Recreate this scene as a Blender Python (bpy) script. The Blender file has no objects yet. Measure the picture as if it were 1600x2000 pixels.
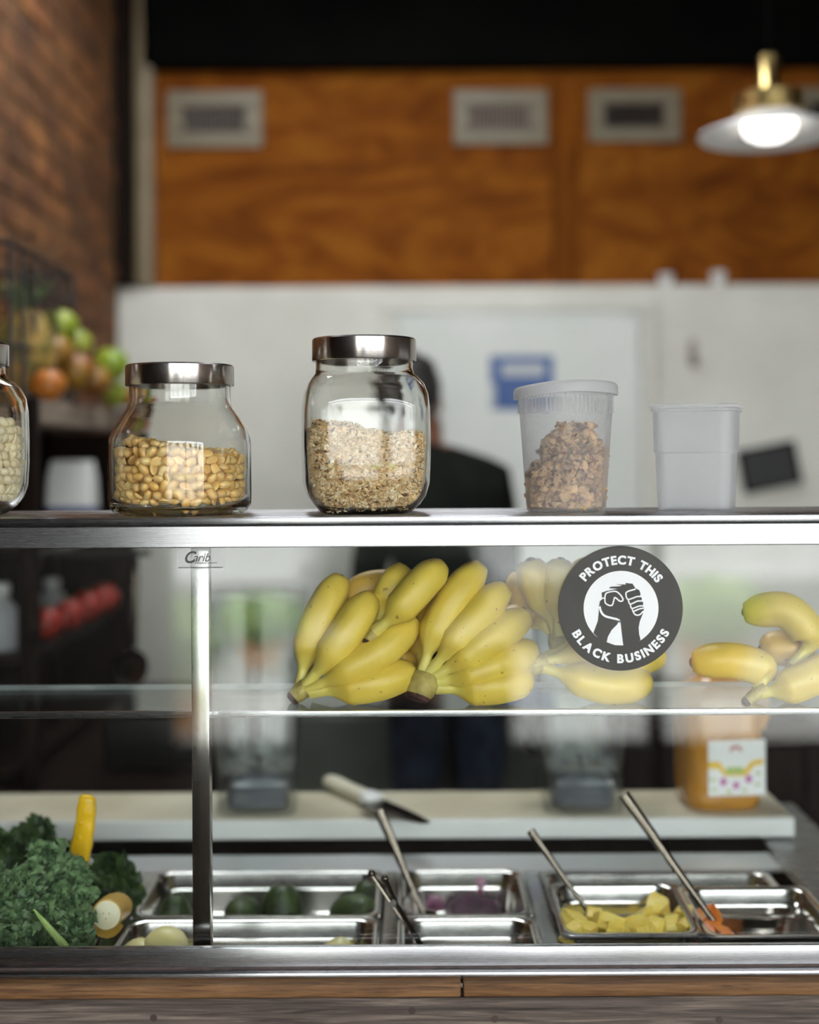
import bpy, bmesh, math, random
from mathutils import Vector, Matrix, noise

random.seed(7)
PI = math.pi
sc = bpy.context.scene
COL = sc.collection

# ------------------------------------------------------------------ camera
F = 2400.0          # focal length in pixels of the 1600x2000 frame
HX, HY = 800.0, 880.0   # where the optical axis meets the picture
CZ = 1.5
ROLL = math.radians(0.3)
cr, sr = math.cos(ROLL), math.sin(ROLL)
cam_d = bpy.data.cameras.new('camera')
cam = bpy.data.objects.new('camera', cam_d)
COL.objects.link(cam)
cam.matrix_world = Matrix(((cr, sr, 0, 0), (0, 0, -1, 0), (-sr, cr, 0, CZ), (0, 0, 0, 1)))
cam_d.sensor_fit = 'HORIZONTAL'
cam_d.sensor_width = 36.0
cam_d.lens = 36.0 * F / 1600.0
cam_d.shift_y = -(1000.0 - HY) / 1600.0
cam_d.clip_start = 0.02
cam_d.dof.use_dof = True
cam_d.dof.focus_distance = 1.37
cam_d.dof.aperture_fstop = 1.9
sc.camera = cam

# ------------------------------------------------------------------ world, exposure
SKY = 14.0
w = bpy.data.worlds.new('overcast_sky')
sc.world = w
w.use_nodes = True
w.node_tree.nodes['Background'].inputs[0].default_value = (0.93, 0.97, 1.0, 1)
w.node_tree.nodes['Background'].inputs[1].default_value = SKY
sc.view_settings.view_transform = 'Standard'
sc.view_settings.look = 'None'
sc.view_settings.gamma = 1.0
sc.view_settings.use_curve_mapping = False
sc.view_settings.exposure = 0.0
cy = sc.cycles
cy.use_denoising = True
cy.max_bounces = 14
cy.diffuse_bounces = 5
cy.glossy_bounces = 6
cy.transmission_bounces = 12
cy.transparent_max_bounces = 32
cy.caustics_refractive = True
cy.caustics_reflective = True
cy.blur_glossy = 0.3
cy.sample_clamp_indirect = 8.0

def P(px, py, d):
    """world point seen at photo pixel (px, py), at distance d along the view axis"""
    u, v = (px - HX) / F, (HY - py) / F
    return Vector((d * (u * cr + v * sr), d, CZ + d * (-u * sr + v * cr)))

# ------------------------------------------------------------------ mesh helpers
def link(o, parent=None):
    COL.objects.link(o)
    if parent is not None:
        o.parent = parent
    return o

def empty(name, label, cat, loc=(0, 0, 0), rz=0.0, group=None):
    o = bpy.data.objects.new(name, None)
    o.empty_display_size = 0.02
    link(o)
    o.location = loc
    o.rotation_euler = (0, 0, rz)
    tag(o, label, cat, group)
    return o

def tag(o, label, cat, group=None, kind=None):
    o['label'] = label
    o['category'] = cat
    if group: o['group'] = group
    if kind: o['kind'] = kind
    return o

def mesh(name, VF, mat, smooth=40, recalc=False, tint=None):
    V, Fc = VF
    me = bpy.data.meshes.new(name)
    me.from_pydata([tuple(v) for v in V], [], Fc)
    if recalc:
        bm = bmesh.new(); bm.from_mesh(me)
        bmesh.ops.recalc_face_normals(bm, faces=bm.faces)
        bm.to_mesh(me); bm.free()
    if smooth:
        me.polygons.foreach_set('use_smooth', [True] * len(me.polygons))
        me.set_sharp_from_angle(angle=math.radians(smooth))
    if tint is not None:
        a = me.attributes.new('tint', 'FLOAT', 'POINT')
        a.data.foreach_set('value', tint)
    if mat: me.materials.append(mat)
    me.update()
    return me

def obj(name, VF, mat, parent=None, smooth=40, recalc=False, loc=None, rot=None, tint=None, label=None):
    o = bpy.data.objects.new(name, mesh(name, VF, mat, smooth, recalc, tint))
    link(o, parent)
    if loc is not None: o.location = loc
    if rot is not None: o.rotation_euler = rot
    if label: o['label'] = label
    return o

def struct(name, VF, mat, label, smooth=40, cat=None):
    o = obj(name, VF, mat, None, smooth)
    o['kind'] = 'structure'
    o['label'] = label
    o['category'] = cat or name.split('_')[0]
    return o

def join(*parts):
    V, Fc = [], []
    for v, f in parts:
        n = len(V)
        V += list(v)
        Fc += [tuple(i + n for i in q) for q in f]
    return V, Fc

def shift(VF, off, rz=0.0, M=None):
    off = Vector(off)
    m = M if M is not None else Matrix.Rotation(rz, 3, 'Z')
    return [m @ Vector(v) + off for v in VF[0]], VF[1]

def box(x0, x1, y0, y1, z0, z1, b=0.0, seg=1):
    V = [(x, y, z) for z in (z0, z1) for y in (y0, y1) for x in (x0, x1)]
    Fc = [(0, 2, 3, 1), (4, 5, 7, 6), (0, 1, 5, 4), (2, 6, 7, 3), (0, 4, 6, 2), (1, 3, 7, 5)]
    if not b: return V, Fc
    bm = bmesh.new()
    vs = [bm.verts.new(v) for v in V]
    for f in Fc: bm.faces.new([vs[i] for i in f])
    bmesh.ops.bevel(bm, geom=list(bm.edges), offset=b, segments=seg, profile=0.5, affect='EDGES', clamp_overlap=True)
    bm.verts.index_update()
    out = [v.co.copy() for v in bm.verts], [tuple(v.index for v in f.verts) for f in bm.faces]
    bm.free()
    return out

def loft(rings, cap0=True, cap1=True, closed=True):
    V, Fc = [], []
    n = len(rings[0])
    for r in rings: V += [Vector(p) for p in r]
    for i in range(len(rings) - 1):
        for j in range(n if closed else n - 1):
            k = (j + 1) % n
            Fc.append((i * n + j, i * n + k, (i + 1) * n + k, (i + 1) * n + j))
    for flag, i, rev in ((cap0, 0, True), (cap1, len(rings) - 1, False)):
        if flag:
            c = sum((Vector(p) for p in rings[i]), Vector()) / n
            V.append(c); ci = len(V) - 1
            for j in range(n):
                k = (j + 1) % n
                Fc.append((ci, i * n + k, i * n + j) if rev else (ci, i * n + j, i * n + k))
    return V, Fc

def lathe(prof, n=48):
    V, Fc, idx = [], [], []
    for r, z in prof:
        if r < 1e-6:
            V.append(Vector((0, 0, z))); idx.append([len(V) - 1] * n)
        else:
            s = len(V)
            V += [Vector((r * math.cos(2 * PI * j / n), r * math.sin(2 * PI * j / n), z)) for j in range(n)]
            idx.append(list(range(s, s + n)))
    for a, b in zip(idx, idx[1:]):
        for j in range(n):
            k = (j + 1) % n
            q = []
            for i in (a[j], a[k], b[k], b[j]):
                if i not in q: q.append(i)
            if len(q) > 2: Fc.append(tuple(q))
    return V, Fc

def spline(pts, n):
    pts = [Vector(p) for p in pts]
    if len(pts) == 2: return [pts[0].lerp(pts[1], i / n) for i in range(n + 1)]
    Q = [2 * pts[0] - pts[1]] + pts + [2 * pts[-1] - pts[-2]]
    out = []
    m = len(pts) - 1
    for i in range(n + 1):
        t = i / n * m
        k = min(int(t), m - 1); t -= k
        a, b, c, d = Q[k:k + 4]
        out.append(0.5 * ((2 * b) + (c - a) * t + (2 * a - 5 * b + 4 * c - d) * t * t + (3 * b - a - 3 * c + d) * t ** 3))
    return out

def tube(path, rad, n=10, flat=1.0, lobes=0.0, up=None):
    path = [Vector(p) for p in path]
    m = len(path)
    rad = rad if isinstance(rad, (list, tuple)) else [rad] * m
    t0 = (path[1] - path[0]).normalized()
    ref = Vector(up) if up is not None else (Vector((0, 0, 1)) if abs(t0.z) < 0.9 else Vector((0, 1, 0)))
    N = (ref - ref.dot(t0) * t0).normalized()
    rings = []
    for i in range(m):
        t = (path[min(i + 1, m - 1)] - path[max(i - 1, 0)]).normalized()
        N = (N - N.dot(t) * t).normalized()
        B = t.cross(N)
        ring = []
        for j in range(n):
            a = 2 * PI * j / n
            r = rad[i] * (1 + lobes * math.cos(5 * a))
            ring.append(path[i] + (N * math.cos(a) * flat + B * math.sin(a)) * r)
        rings.append(ring)
    return loft(rings)

def rrect(w, d, r, n=6, z=0.0, cx=0.0, cy_=0.0):
    out = []
    for sx, sy, a0 in ((1, 1, 0), (-1, 1, PI / 2), (-1, -1, PI), (1, -1, 1.5 * PI)):
        for i in range(n + 1):
            a = a0 + PI / 2 * i / n
            out.append(Vector((cx + sx * (w / 2 - r) + r * math.cos(a), cy_ + sy * (d / 2 - r) + r * math.sin(a), z)))
    return out

def sellipse(a, b, k, n=64, z=0.0):
    out = []
    for j in range(n):
        t = 2 * PI * j / n
        c, s = math.cos(t), math.sin(t)
        out.append(Vector((a * math.copysign(abs(c) ** (2 / k), c), b * math.copysign(abs(s) ** (2 / k), s), z)))
    return out

def ico(r, sub=2, scale=(1, 1, 1), amp=0.0, freq=1.0, seed=0):
    bm = bmesh.new()
    bmesh.ops.create_icosphere(bm, subdivisions=sub, radius=1.0)
    V = []
    for v in bm.verts:
        c = v.co.copy()
        k = 1 + (amp * noise.noise(c * freq + Vector((seed * 7.1, seed * 3.3, seed))) if amp else 0)
        V.append(Vector((c.x * scale[0], c.y * scale[1], c.z * scale[2])) * r * k)
    Fc = [tuple(v.index for v in f.verts) for f in bm.faces]
    bm.free()
    return V, Fc

def flatpoly(pts, y):
    """filled polygon of (x, z) points in a vertical plane, facing the street"""
    bm = bmesh.new()
    vs = [bm.verts.new((p[0], y, p[1])) for p in pts]
    f = bm.faces.new(vs)
    f.normal_update()
    if f.normal.y > 0: f.normal_flip()
    bmesh.ops.triangulate(bm, faces=[f])
    bm.verts.index_update()
    out = [v.co.copy() for v in bm.verts], [tuple(v.index for v in q.verts) for q in bm.faces]
    bm.free()
    return out

def ribbon(pts, wd, y):
    pts = [Vector((p[0], 0, p[1])) for p in pts]
    V, Fc = [], []
    for i, p in enumerate(pts):
        t = (pts[min(i + 1, len(pts) - 1)] - pts[max(i - 1, 0)]).normalized()
        nn = Vector((-t.z, 0, t.x)) * wd / 2
        V += [Vector(((p + nn).x, y, (p + nn).z)), Vector(((p - nn).x, y, (p - nn).z))]
        if i: Fc.append((2 * i - 2, 2 * i - 1, 2 * i + 1, 2 * i))
    return V, Fc

def rand_rot(rng=random):
    return Matrix.Rotation(rng.uniform(0, 2 * PI), 3, 'Z') @ Matrix.Rotation(rng.uniform(0, PI), 3, 'X') @ Matrix.Rotation(rng.uniform(0, 2 * PI), 3, 'Z')

# ------------------------------------------------------------------ materials
def newmat(name):
    m = bpy.data.materials.new(name)
    m.use_nodes = True
    nt = m.node_tree
    return m, nt, nt.nodes['Principled BSDF'], nt.nodes['Material Output']

def c4(c): return (c[0], c[1], c[2], 1.0)

def pmat(name, c1, c2=None, scale=8.0, rough=0.5, metal=0.0, stretch=(1, 1, 1), bump=0.0, bscale=None,
         spec=0.5, detail=4.0, sss=0.0, dist=0.0, rand=0.0, lo=0.35, hi=0.65, coat=0.0):
    m, nt, b, out = newmat(name)
    N, L = nt.nodes, nt.links
    b.inputs['Roughness'].default_value = rough
    b.inputs['Metallic'].default_value = metal
    b.inputs['Specular IOR Level'].default_value = spec
    b.inputs['Coat Weight'].default_value = coat
    if sss:
        b.inputs['Subsurface Weight'].default_value = sss
        b.inputs['Subsurface Radius'].default_value = (0.01, 0.006, 0.003)
        b.inputs['Subsurface Scale'].default_value = 0.4
    tc = N.new('ShaderNodeTexCoord'); mp = N.new('ShaderNodeMapping')
    mp.inputs['Scale'].default_value = stretch
    L.new(tc.outputs['Object'], mp.inputs['Vector'])
    vec = mp.outputs['Vector']
    if rand:
        oi = N.new('ShaderNodeObjectInfo'); ad = N.new('ShaderNodeVectorMath'); ad.operation = 'MULTIPLY_ADD'
        L.new(oi.outputs['Random'], ad.inputs[0]); ad.inputs[1].default_value = (17, 31, 23)
        L.new(vec, ad.inputs[2]); vec = ad.outputs[0]
    no = N.new('ShaderNodeTexNoise')
    no.inputs['Scale'].default_value = scale
    no.inputs['Detail'].default_value = detail
    no.inputs['Distortion'].default_value = dist
    L.new(vec, no.inputs['Vector'])
    if c2 is not None:
        rp = N.new('ShaderNodeValToRGB')
        rp.color_ramp.elements[0].position = lo; rp.color_ramp.elements[1].position = hi
        rp.color_ramp.elements[0].color = c4(c1); rp.color_ramp.elements[1].color = c4(c2)
        L.new(no.outputs['Fac'], rp.inputs['Fac'])
        col = rp.outputs['Color']
        if rand:
            hs = N.new('ShaderNodeHueSaturation')
            mr = N.new('ShaderNodeMapRange')
            L.new(oi.outputs['Random'], mr.inputs['Value'])
            mr.inputs['To Min'].default_value = 1 - rand; mr.inputs['To Max'].default_value = 1 + rand
            L.new(mr.outputs['Result'], hs.inputs['Value']); L.new(col, hs.inputs['Color'])
            col = hs.outputs['Color']
        L.new(col, b.inputs['Base Color'])
    else:
        b.inputs['Base Color'].default_value = c4(c1)
    if bump:
        n2 = N.new('ShaderNodeTexNoise'); n2.inputs['Scale'].default_value = bscale or scale
        n2.inputs['Detail'].default_value = 5
        L.new(vec, n2.inputs['Vector'])
        bp = N.new('ShaderNodeBump'); bp.inputs['Strength'].default_value = bump
        bp.inputs['Distance'].default_value = 0.01
        L.new(n2.outputs['Fac'], bp.inputs['Height']); L.new(bp.outputs['Normal'], b.inputs['Normal'])
    return m

def pane_mat(name, tint=(0.97, 0.985, 0.975), haze=0.0, dust=0.0, hazecol=(0.85, 0.87, 0.86), rough=0.0, gloss=1.0):
    """clear sheet: straight-through light, Schlick reflection, a little dust"""
    m, nt, b, out = newmat(name)
    N, L = nt.nodes, nt.links
    N.remove(b)
    tr = N.new('ShaderNodeBsdfTransparent'); tr.inputs[0].default_value = c4(tint)
    gl = N.new('ShaderNodeBsdfGlossy'); gl.inputs['Roughness'].default_value = rough
    lw = N.new('ShaderNodeLayerWeight'); lw.inputs['Blend'].default_value = 0.5
    pw = N.new('ShaderNodeMath'); pw.operation = 'POWER'; pw.inputs[1].default_value = 5
    L.new(lw.outputs['Facing'], pw.inputs[0])
    ma = N.new('ShaderNodeMath'); ma.operation = 'MULTIPLY_ADD'
    ma.inputs[1].default_value = 0.96 * gloss; ma.inputs[2].default_value = 0.04 * gloss
    L.new(pw.outputs[0], ma.inputs[0])
    first = tr.outputs[0]
    if haze or dust:
        df = N.new('ShaderNodeBsdfDiffuse'); df.inputs[0].default_value = c4(hazecol)
        tl = N.new('ShaderNodeBsdfTranslucent'); tl.inputs[0].default_value = c4(hazecol)
        dm = N.new('ShaderNodeMixShader'); dm.inputs[0].default_value = 0.5
        L.new(df.outputs[0], dm.inputs[1]); L.new(tl.outputs[0], dm.inputs[2])
        mx = N.new('ShaderNodeMixShader')
        L.new(first, mx.inputs[1]); L.new(dm.outputs[0], mx.inputs[2])
        if dust:
            tc = N.new('ShaderNodeTexCoord')
            vo = N.new('ShaderNodeTexVoronoi'); vo.inputs['Scale'].default_value = 55
            no = N.new('ShaderNodeTexNoise'); no.inputs['Scale'].default_value = 9
            L.new(tc.outputs['Object'], vo.inputs['Vector']); L.new(tc.outputs['Object'], no.inputs['Vector'])
            rp = N.new('ShaderNodeMapRange'); rp.inputs['From Min'].default_value = 0.035; rp.inputs['From Max'].default_value = 0.05
            rp.inputs['To Min'].default_value = dust; rp.inputs['To Max'].default_value = 0.0
            L.new(vo.outputs['Distance'], rp.inputs['Value'])
            r2 = N.new('ShaderNodeMapRange'); r2.inputs['From Min'].default_value = 0.5; r2.inputs['From Max'].default_value = 0.62
            L.new(no.outputs['Fac'], r2.inputs['Value'])
            mu = N.new('ShaderNodeMath'); mu.operation = 'MULTIPLY'
            L.new(rp.outputs[0], mu.inputs[0]); L.new(r2.outputs[0], mu.inputs[1])
            ad = N.new('ShaderNodeMath'); ad.operation = 'ADD'; ad.inputs[1].default_value = haze
            L.new(mu.outputs[0], ad.inputs[0]); L.new(ad.outputs[0], mx.inputs[0])
        else:
            mx.inputs[0].default_value = haze
        first = mx.outputs[0]
    ms = N.new('ShaderNodeMixShader')
    L.new(ma.outputs[0], ms.inputs[0]); L.new(first, ms.inputs[1]); L.new(gl.outputs[0], ms.inputs[2])
    L.new(ms.outputs[0], out.inputs['Surface'])
    return m

def glass_mat(name, col=(0.965, 0.985, 0.96)):
    m, nt, b, out = newmat(name)
    nt.nodes.remove(b)
    g = nt.nodes.new('ShaderNodeBsdfGlass'); g.inputs['Color'].default_value = c4(col)
    g.inputs['Roughness'].default_value = 0.0; g.inputs['IOR'].default_value = 1.48
    nt.links.new(g.outputs[0], out.inputs['Surface'])
    return m

def steel_mat(name, col=(0.64, 0.64, 0.645), rough=0.25, stretch=(2, 60, 260), amt=0.08, bump=0.02, aniso=0.0, axis='X', rot=0.0):
    m, nt, b, out = newmat(name)
    N, L = nt.nodes, nt.links
    b.inputs['Base Color'].default_value = c4(col); b.inputs['Metallic'].default_value = 1.0
    tc = N.new('ShaderNodeTexCoord'); mp = N.new('ShaderNodeMapping'); mp.inputs['Scale'].default_value = stretch
    no = N.new('ShaderNodeTexNoise'); no.inputs['Scale'].default_value = 4; no.inputs['Detail'].default_value = 5
    L.new(tc.outputs['Object'], mp.inputs['Vector']); L.new(mp.outputs['Vector'], no.inputs['Vector'])
    mr = N.new('ShaderNodeMapRange'); mr.inputs['To Min'].default_value = rough - amt; mr.inputs['To Max'].default_value = rough + amt
    L.new(no.outputs['Fac'], mr.inputs['Value']); L.new(mr.outputs[0], b.inputs['Roughness'])
    if aniso:
        b.inputs['Anisotropic'].default_value = aniso; b.inputs['Anisotropic Rotation'].default_value = rot
        tg = N.new('ShaderNodeTangent'); tg.direction_type = 'RADIAL'; tg.axis = axis
        L.new(tg.outputs[0], b.inputs['Tangent'])
    if bump:
        bp = N.new('ShaderNodeBump'); bp.inputs['Strength'].default_value = bump; bp.inputs['Distance'].default_value = 0.002
        L.new(no.outputs['Fac'], bp.inputs['Height']); L.new(bp.outputs['Normal'], b.inputs['Normal'])
    return m

def wood_mat(name, cols, scale=3.0, stretch=(1, 8, 8), rough=0.6, bump=0.2, dist=1.5, spec=0.3, rand=False):
    m, nt, b, out = newmat(name)
    N, L = nt.nodes, nt.links
    tc = N.new('ShaderNodeTexCoord'); mp = N.new('ShaderNodeMapping'); mp.inputs['Scale'].default_value = stretch
    L.new(tc.outputs['Object'], mp.inputs['Vector'])
    vec = mp.outputs['Vector']
    if rand:
        oi = N.new('ShaderNodeObjectInfo'); ad = N.new('ShaderNodeVectorMath'); ad.operation = 'MULTIPLY_ADD'
        L.new(oi.outputs['Random'], ad.inputs[0]); ad.inputs[1].default_value = (17, 31, 23)
        L.new(vec, ad.inputs[2]); vec = ad.outputs[0]
    no = N.new('ShaderNodeTexNoise'); no.inputs['Scale'].default_value = scale; no.inputs['Detail'].default_value = 8
    no.inputs['Distortion'].default_value = dist; no.inputs['Roughness'].default_value = 0.62
    L.new(vec, no.inputs['Vector'])
    rp = N.new('ShaderNodeValToRGB')
    els = rp.color_ramp.elements
    els[0].position = 0.3; els[0].color = c4(cols[0]); els[1].position = 0.7; els[1].color = c4(cols[-1])
    for i, c in enumerate(cols[1:-1]):
        e = els.new(0.3 + 0.4 * (i + 1) / (len(cols) - 1)); e.color = c4(c)
    L.new(no.outputs['Fac'], rp.inputs['Fac']); L.new(rp.outputs['Color'], b.inputs['Base Color'])
    b.inputs['Roughness'].default_value = rough; b.inputs['Specular IOR Level'].default_value = spec
    bp = N.new('ShaderNodeBump'); bp.inputs['Strength'].default_value = bump; bp.inputs['Distance'].default_value = 0.004
    L.new(no.outputs['Fac'], bp.inputs['Height']); L.new(bp.outputs['Normal'], b.inputs['Normal'])
    return m

def plastic_mat(name, fac=0.35, col=(0.9, 0.91, 0.92), rough=0.15, edge=0.25):
    m, nt, b, out = newmat(name)
    N, L = nt.nodes, nt.links
    b.inputs['Base Color'].default_value = c4(col); b.inputs['Roughness'].default_value = rough
    tr = N.new('ShaderNodeBsdfTransparent'); tr.inputs[0].default_value = (0.98, 0.98, 0.98, 1)
    tl = N.new('ShaderNodeBsdfTranslucent'); tl.inputs[0].default_value = c4(col)
    m1 = N.new('ShaderNodeMixShader'); m1.inputs[0].default_value = 0.5
    L.new(b.outputs[0], m1.inputs[1]); L.new(tl.outputs[0], m1.inputs[2])
    lw = N.new('ShaderNodeLayerWeight'); lw.inputs['Blend'].default_value = 0.25
    mr = N.new('ShaderNodeMapRange'); mr.inputs['To Min'].default_value = fac; mr.inputs['To Max'].default_value = min(1, fac + edge)
    L.new(lw.outputs['Facing'], mr.inputs['Value'])
    m2 = N.new('ShaderNodeMixShader')
    L.new(mr.outputs[0], m2.inputs[0]); L.new(tr.outputs[0], m2.inputs[1]); L.new(m1.outputs[0], m2.inputs[2])
    L.new(m2.outputs[0], out.inputs['Surface'])
    return m

def emit_mat(name, col, s):
    m, nt, b, out = newmat(name)
    b.inputs['Base Color'].default_value = c4(col)
    b.inputs['Emission Color'].default_value = c4(col); b.inputs['Emission Strength'].default_value = s
    return m

def banana_mat(name, body=(0.66, 0.49, 0.075), body2=(0.58, 0.39, 0.05)):
    m, nt, b, out = newmat(name)
    N, L = nt.nodes, nt.links
    b.inputs['Roughness'].default_value = 0.42
    b.inputs['Subsurface Weight'].default_value = 0.15
    b.inputs['Subsurface Radius'].default_value = (0.008, 0.006, 0.002); b.inputs['Subsurface Scale'].default_value = 0.4
    at = N.new('ShaderNodeAttribute'); at.attribute_name = 'tint'
    rp = N.new('ShaderNodeValToRGB'); e = rp.color_ramp.elements
    e[0].position = 0.0; e[0].color = (0.52, 0.47, 0.13, 1)
    e[1].position = 0.30; e[1].color = c4(body)
    for p, c in ((0.15, (0.62, 0.54, 0.14)), (0.9, body), (0.965, (0.55, 0.36, 0.06)), (1.0, (0.08, 0.05, 0.03))):
        k = e.new(p); k.color = c4(c)
    L.new(at.outputs['Fac'], rp.inputs['Fac'])
    tc = N.new('ShaderNodeTexCoord')
    no = N.new('ShaderNodeTexNoise'); no.inputs['Scale'].default_value = 22; no.inputs['Detail'].default_value = 4
    L.new(tc.outputs['Object'], no.inputs['Vector'])
    mr = N.new('ShaderNodeMapRange'); mr.inputs['From Min'].default_value = 0.5; mr.inputs['From Max'].default_value = 0.75
    mr.inputs['To Max'].default_value = 0.6
    L.new(no.outputs['Fac'], mr.inputs['Value'])
    mx = N.new('ShaderNodeMix'); mx.data_type = 'RGBA'
    L.new(mr.outputs[0], mx.inputs['Factor']); L.new(rp.outputs['Color'], mx.inputs[6]); mx.inputs[7].default_value = c4(body2)
    n2 = N.new('ShaderNodeTexNoise'); n2.inputs['Scale'].default_value = 130; n2.inputs['Detail'].default_value = 2
    L.new(tc.outputs['Object'], n2.inputs['Vector'])
    n3 = N.new('ShaderNodeMapRange'); n3.inputs['From Min'].default_value = 0.70; n3.inputs['From Max'].default_value = 0.75
    n3.inputs['To Max'].default_value = 0.75
    L.new(n2.outputs['Fac'], n3.inputs['Value'])
    m3 = N.new('ShaderNodeMix'); m3.data_type = 'RGBA'
    L.new(n3.outputs[0], m3.inputs['Factor']); L.new(mx.outputs[2], m3.inputs[6]); m3.inputs[7].default_value = (0.2, 0.1, 0.03, 1)
    L.new(m3.outputs[2], b.inputs['Base Color'])
    return m

M = {}
M['steel'] = steel_mat('brushed_steel', col=(0.38, 0.38, 0.39), rough=0.27, amt=.04, aniso=0.9, axis='X', bump=0)
M['steel_v'] = steel_mat('brushed_steel_upright', col=(0.48, 0.47, 0.46), stretch=(200, 60, 2), rough=0.2, amt=.04, aniso=.9, axis='Z', bump=.006)
M['lid'] = steel_mat('lid_steel', col=(0.60, 0.57, 0.55), rough=0.22, stretch=(1, 1, 120), amt=0.04, aniso=.85, axis='Z', rot=.25)
M['pan'] = steel_mat('pan_steel', col=(0.60, 0.585, 0.56), rough=0.18, stretch=(12, 12, 12), amt=0.05)
M['ledge'] = steel_mat('satin_steel', col=(0.72, 0.73, 0.74), rough=0.42, stretch=(2, 60, 60), amt=0.05, bump=0)
M['utensil'] = steel_mat('utensil_steel', col=(0.095, 0.08, 0.065), rough=0.14, stretch=(20, 20, 20), amt=0.05)
M['glass'] = glass_mat('jar_glass', (0.99, 0.995, 0.985))
M['pane'] = pane_mat('front_glass', haze=0.0003, dust=0.10)
M['shelf_glass'] = pane_mat('shelf_glass', tint=(0.96, 0.985, 0.97), haze=0.002)
M['clear'] = pane_mat('clear_plastic', tint=(0.9, 0.92, 0.92), haze=0.05, hazecol=(0.6, 0.64, 0.64), rough=0.05)
M['film'] = pane_mat('sticker_film', tint=(0.93, 0.93, 0.93), haze=0.10, gloss=0.5)
M['deli'] = plastic_mat('deli_plastic', 0.20)
M['deli_lid'] = plastic_mat('deli_lid_plastic', 0.62)
M['tub'] = plastic_mat('tub_plastic', 0.27, col=(0.93, 0.94, 0.97))
M['white_wall'] = pmat('painted_white_wall', (0.55, 0.535, 0.475), (0.67, 0.66, 0.605), 2.5, 0.6, bump=0.25, bscale=14)
M['door'] = pmat('door_paint', (0.56, 0.58, 0.54), (0.62, 0.63, 0.60), 3, 0.45)
M['ply'] = wood_mat('stained_plywood', [(0.085, 0.018, 0.002), (0.19, 0.055, 0.005), (0.27, 0.095, 0.009)], scale=1.7, stretch=(1.0, 1.0, 2.2), dist=3.2, rough=0.75, bump=0.05, spec=0.08)
M['batten'] = wood_mat('stained_batten', [(0.10, 0.026, 0.004), (0.24, 0.075, 0.008)], scale=2, stretch=(6, 6, 1), rough=0.8, bump=0.05, spec=.05)
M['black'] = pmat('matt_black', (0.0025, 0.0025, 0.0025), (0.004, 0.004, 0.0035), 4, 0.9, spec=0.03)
M['brick'] = pmat('old_brick', (0.08, 0.024, 0.006), (0.22, 0.085, 0.020), 9, 0.85, rand=0.45, bump=0.4, bscale=25)
M['mortar'] = pmat('mortar', (0.09, 0.04, 0.012), (0.15, 0.08, 0.03), 14, 0.9, bump=0.4)
M['darkwood'] = wood_mat('dark_wood', [(0.005, 0.0028, 0.0018), (0.013, 0.006, 0.0035)], scale=3, stretch=(6, 6, 1), bump=0.1, spec=.08)
M['brownwood'] = wood_mat('brown_shelf_wood', [(0.035, 0.014, 0.006), (0.075, 0.032, 0.014)], scale=3, stretch=(6, 1, 6), bump=0.1)
M['greywood'] = wood_mat('pale_shelf_wood', [(0.20, 0.14, 0.10), (0.34, 0.27, 0.21)], scale=3, stretch=(6, 1, 6), bump=0.1)
M['oak'] = wood_mat('counter_oak', [(0.05, 0.022, 0.009), (0.14, 0.066, 0.024), (0.22, 0.115, 0.045)], scale=5, stretch=(2.0, 30, 45), bump=0.35, rand=True)
M['weathered'] = wood_mat('weathered_plank', [(0.018, 0.013, 0.011), (0.075, 0.056, 0.046), (0.20, 0.155, 0.125)], scale=4, stretch=(1.6, 30, 42), bump=0.6, dist=0.8, rand=True)
M['nail'] = pmat('rusted_nail', (0.02, 0.012, 0.01), (0.05, 0.025, 0.02), 80, 0.7)
M['floor'] = pmat('worn_dark_floor', (0.018, 0.013, 0.010), (0.03, 0.024, 0.02), 3, 1.0, spec=0.0)
M['ceiling'] = pmat('dark_ceiling', (0.02, 0.02, 0.02), (0.03, 0.03, 0.03), 3, 0.8)
M['innerwall'] = pmat('brown_plaster', (0.09, 0.06, 0.045), (0.14, 0.10, 0.075), 3, 0.7)
M['beige'] = pmat('beige_paint', (0.17, 0.125, 0.07), (0.21, 0.16, 0.095), 6, 0.5)
M['ventpaint'] = pmat('vent_paint', (0.165, 0.135, 0.085), (0.20, 0.165, 0.11), 6, 0.4)
M['slat'] = pmat('vent_slat', (0.10, 0.075, 0.06), (0.13, 0.10, 0.08), 6, 0.5)
M['board'] = pmat('cutting_board', (0.66, 0.67, 0.66), (0.70, 0.71, 0.70), 6, 0.55)
M['board_top'] = pmat('worn_board_face', (0.50, 0.44, 0.31), (0.62, 0.57, 0.44), 6, 0.6, bump=0.05, bscale=60)
M['brass'] = steel_mat('brass', col=(0.62, 0.46, 0.19), rough=0.3, stretch=(8, 8, 8), bump=0)
M['lampwhite'] = pmat('white_enamel', (0.80, 0.80, 0.80), None, rough=0.3)
M['bulb'] = emit_mat('lit_bulb', (1.0, 0.96, 0.90), 3.0)
M['blackplastic'] = pmat('black_plastic', (0.006, 0.006, 0.0065), (0.010, 0.010, 0.011), 20, 0.45, spec=.25)
M['greyplastic'] = pmat('grey_plastic', (0.05, 0.055, 0.065), (0.09, 0.095, 0.11), 12, 0.4)
M['cream'] = pmat('cream_plastic', (0.72, 0.66, 0.50), (0.78, 0.73, 0.58), 12, 0.4)
M['white'] = pmat('white_plastic', (0.78, 0.78, 0.77), (0.84, 0.84, 0.83), 12, 0.4)
M['paper'] = pmat('white_print', (0.84, 0.85, 0.86), None, rough=0.5)
M['stickerdark'] = pmat('sticker_charcoal', (0.030, 0.027, 0.024), (0.042, 0.039, 0.034), 12, 0.45, spec=.3)
M['ink'] = pmat('grey_ink', (0.03, 0.035, 0.03), None, rough=0.5)
M['blue'] = pmat('blue_print', (0.006, 0.055, 0.22), (0.012, 0.075, 0.26), 6, 0.45)
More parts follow.
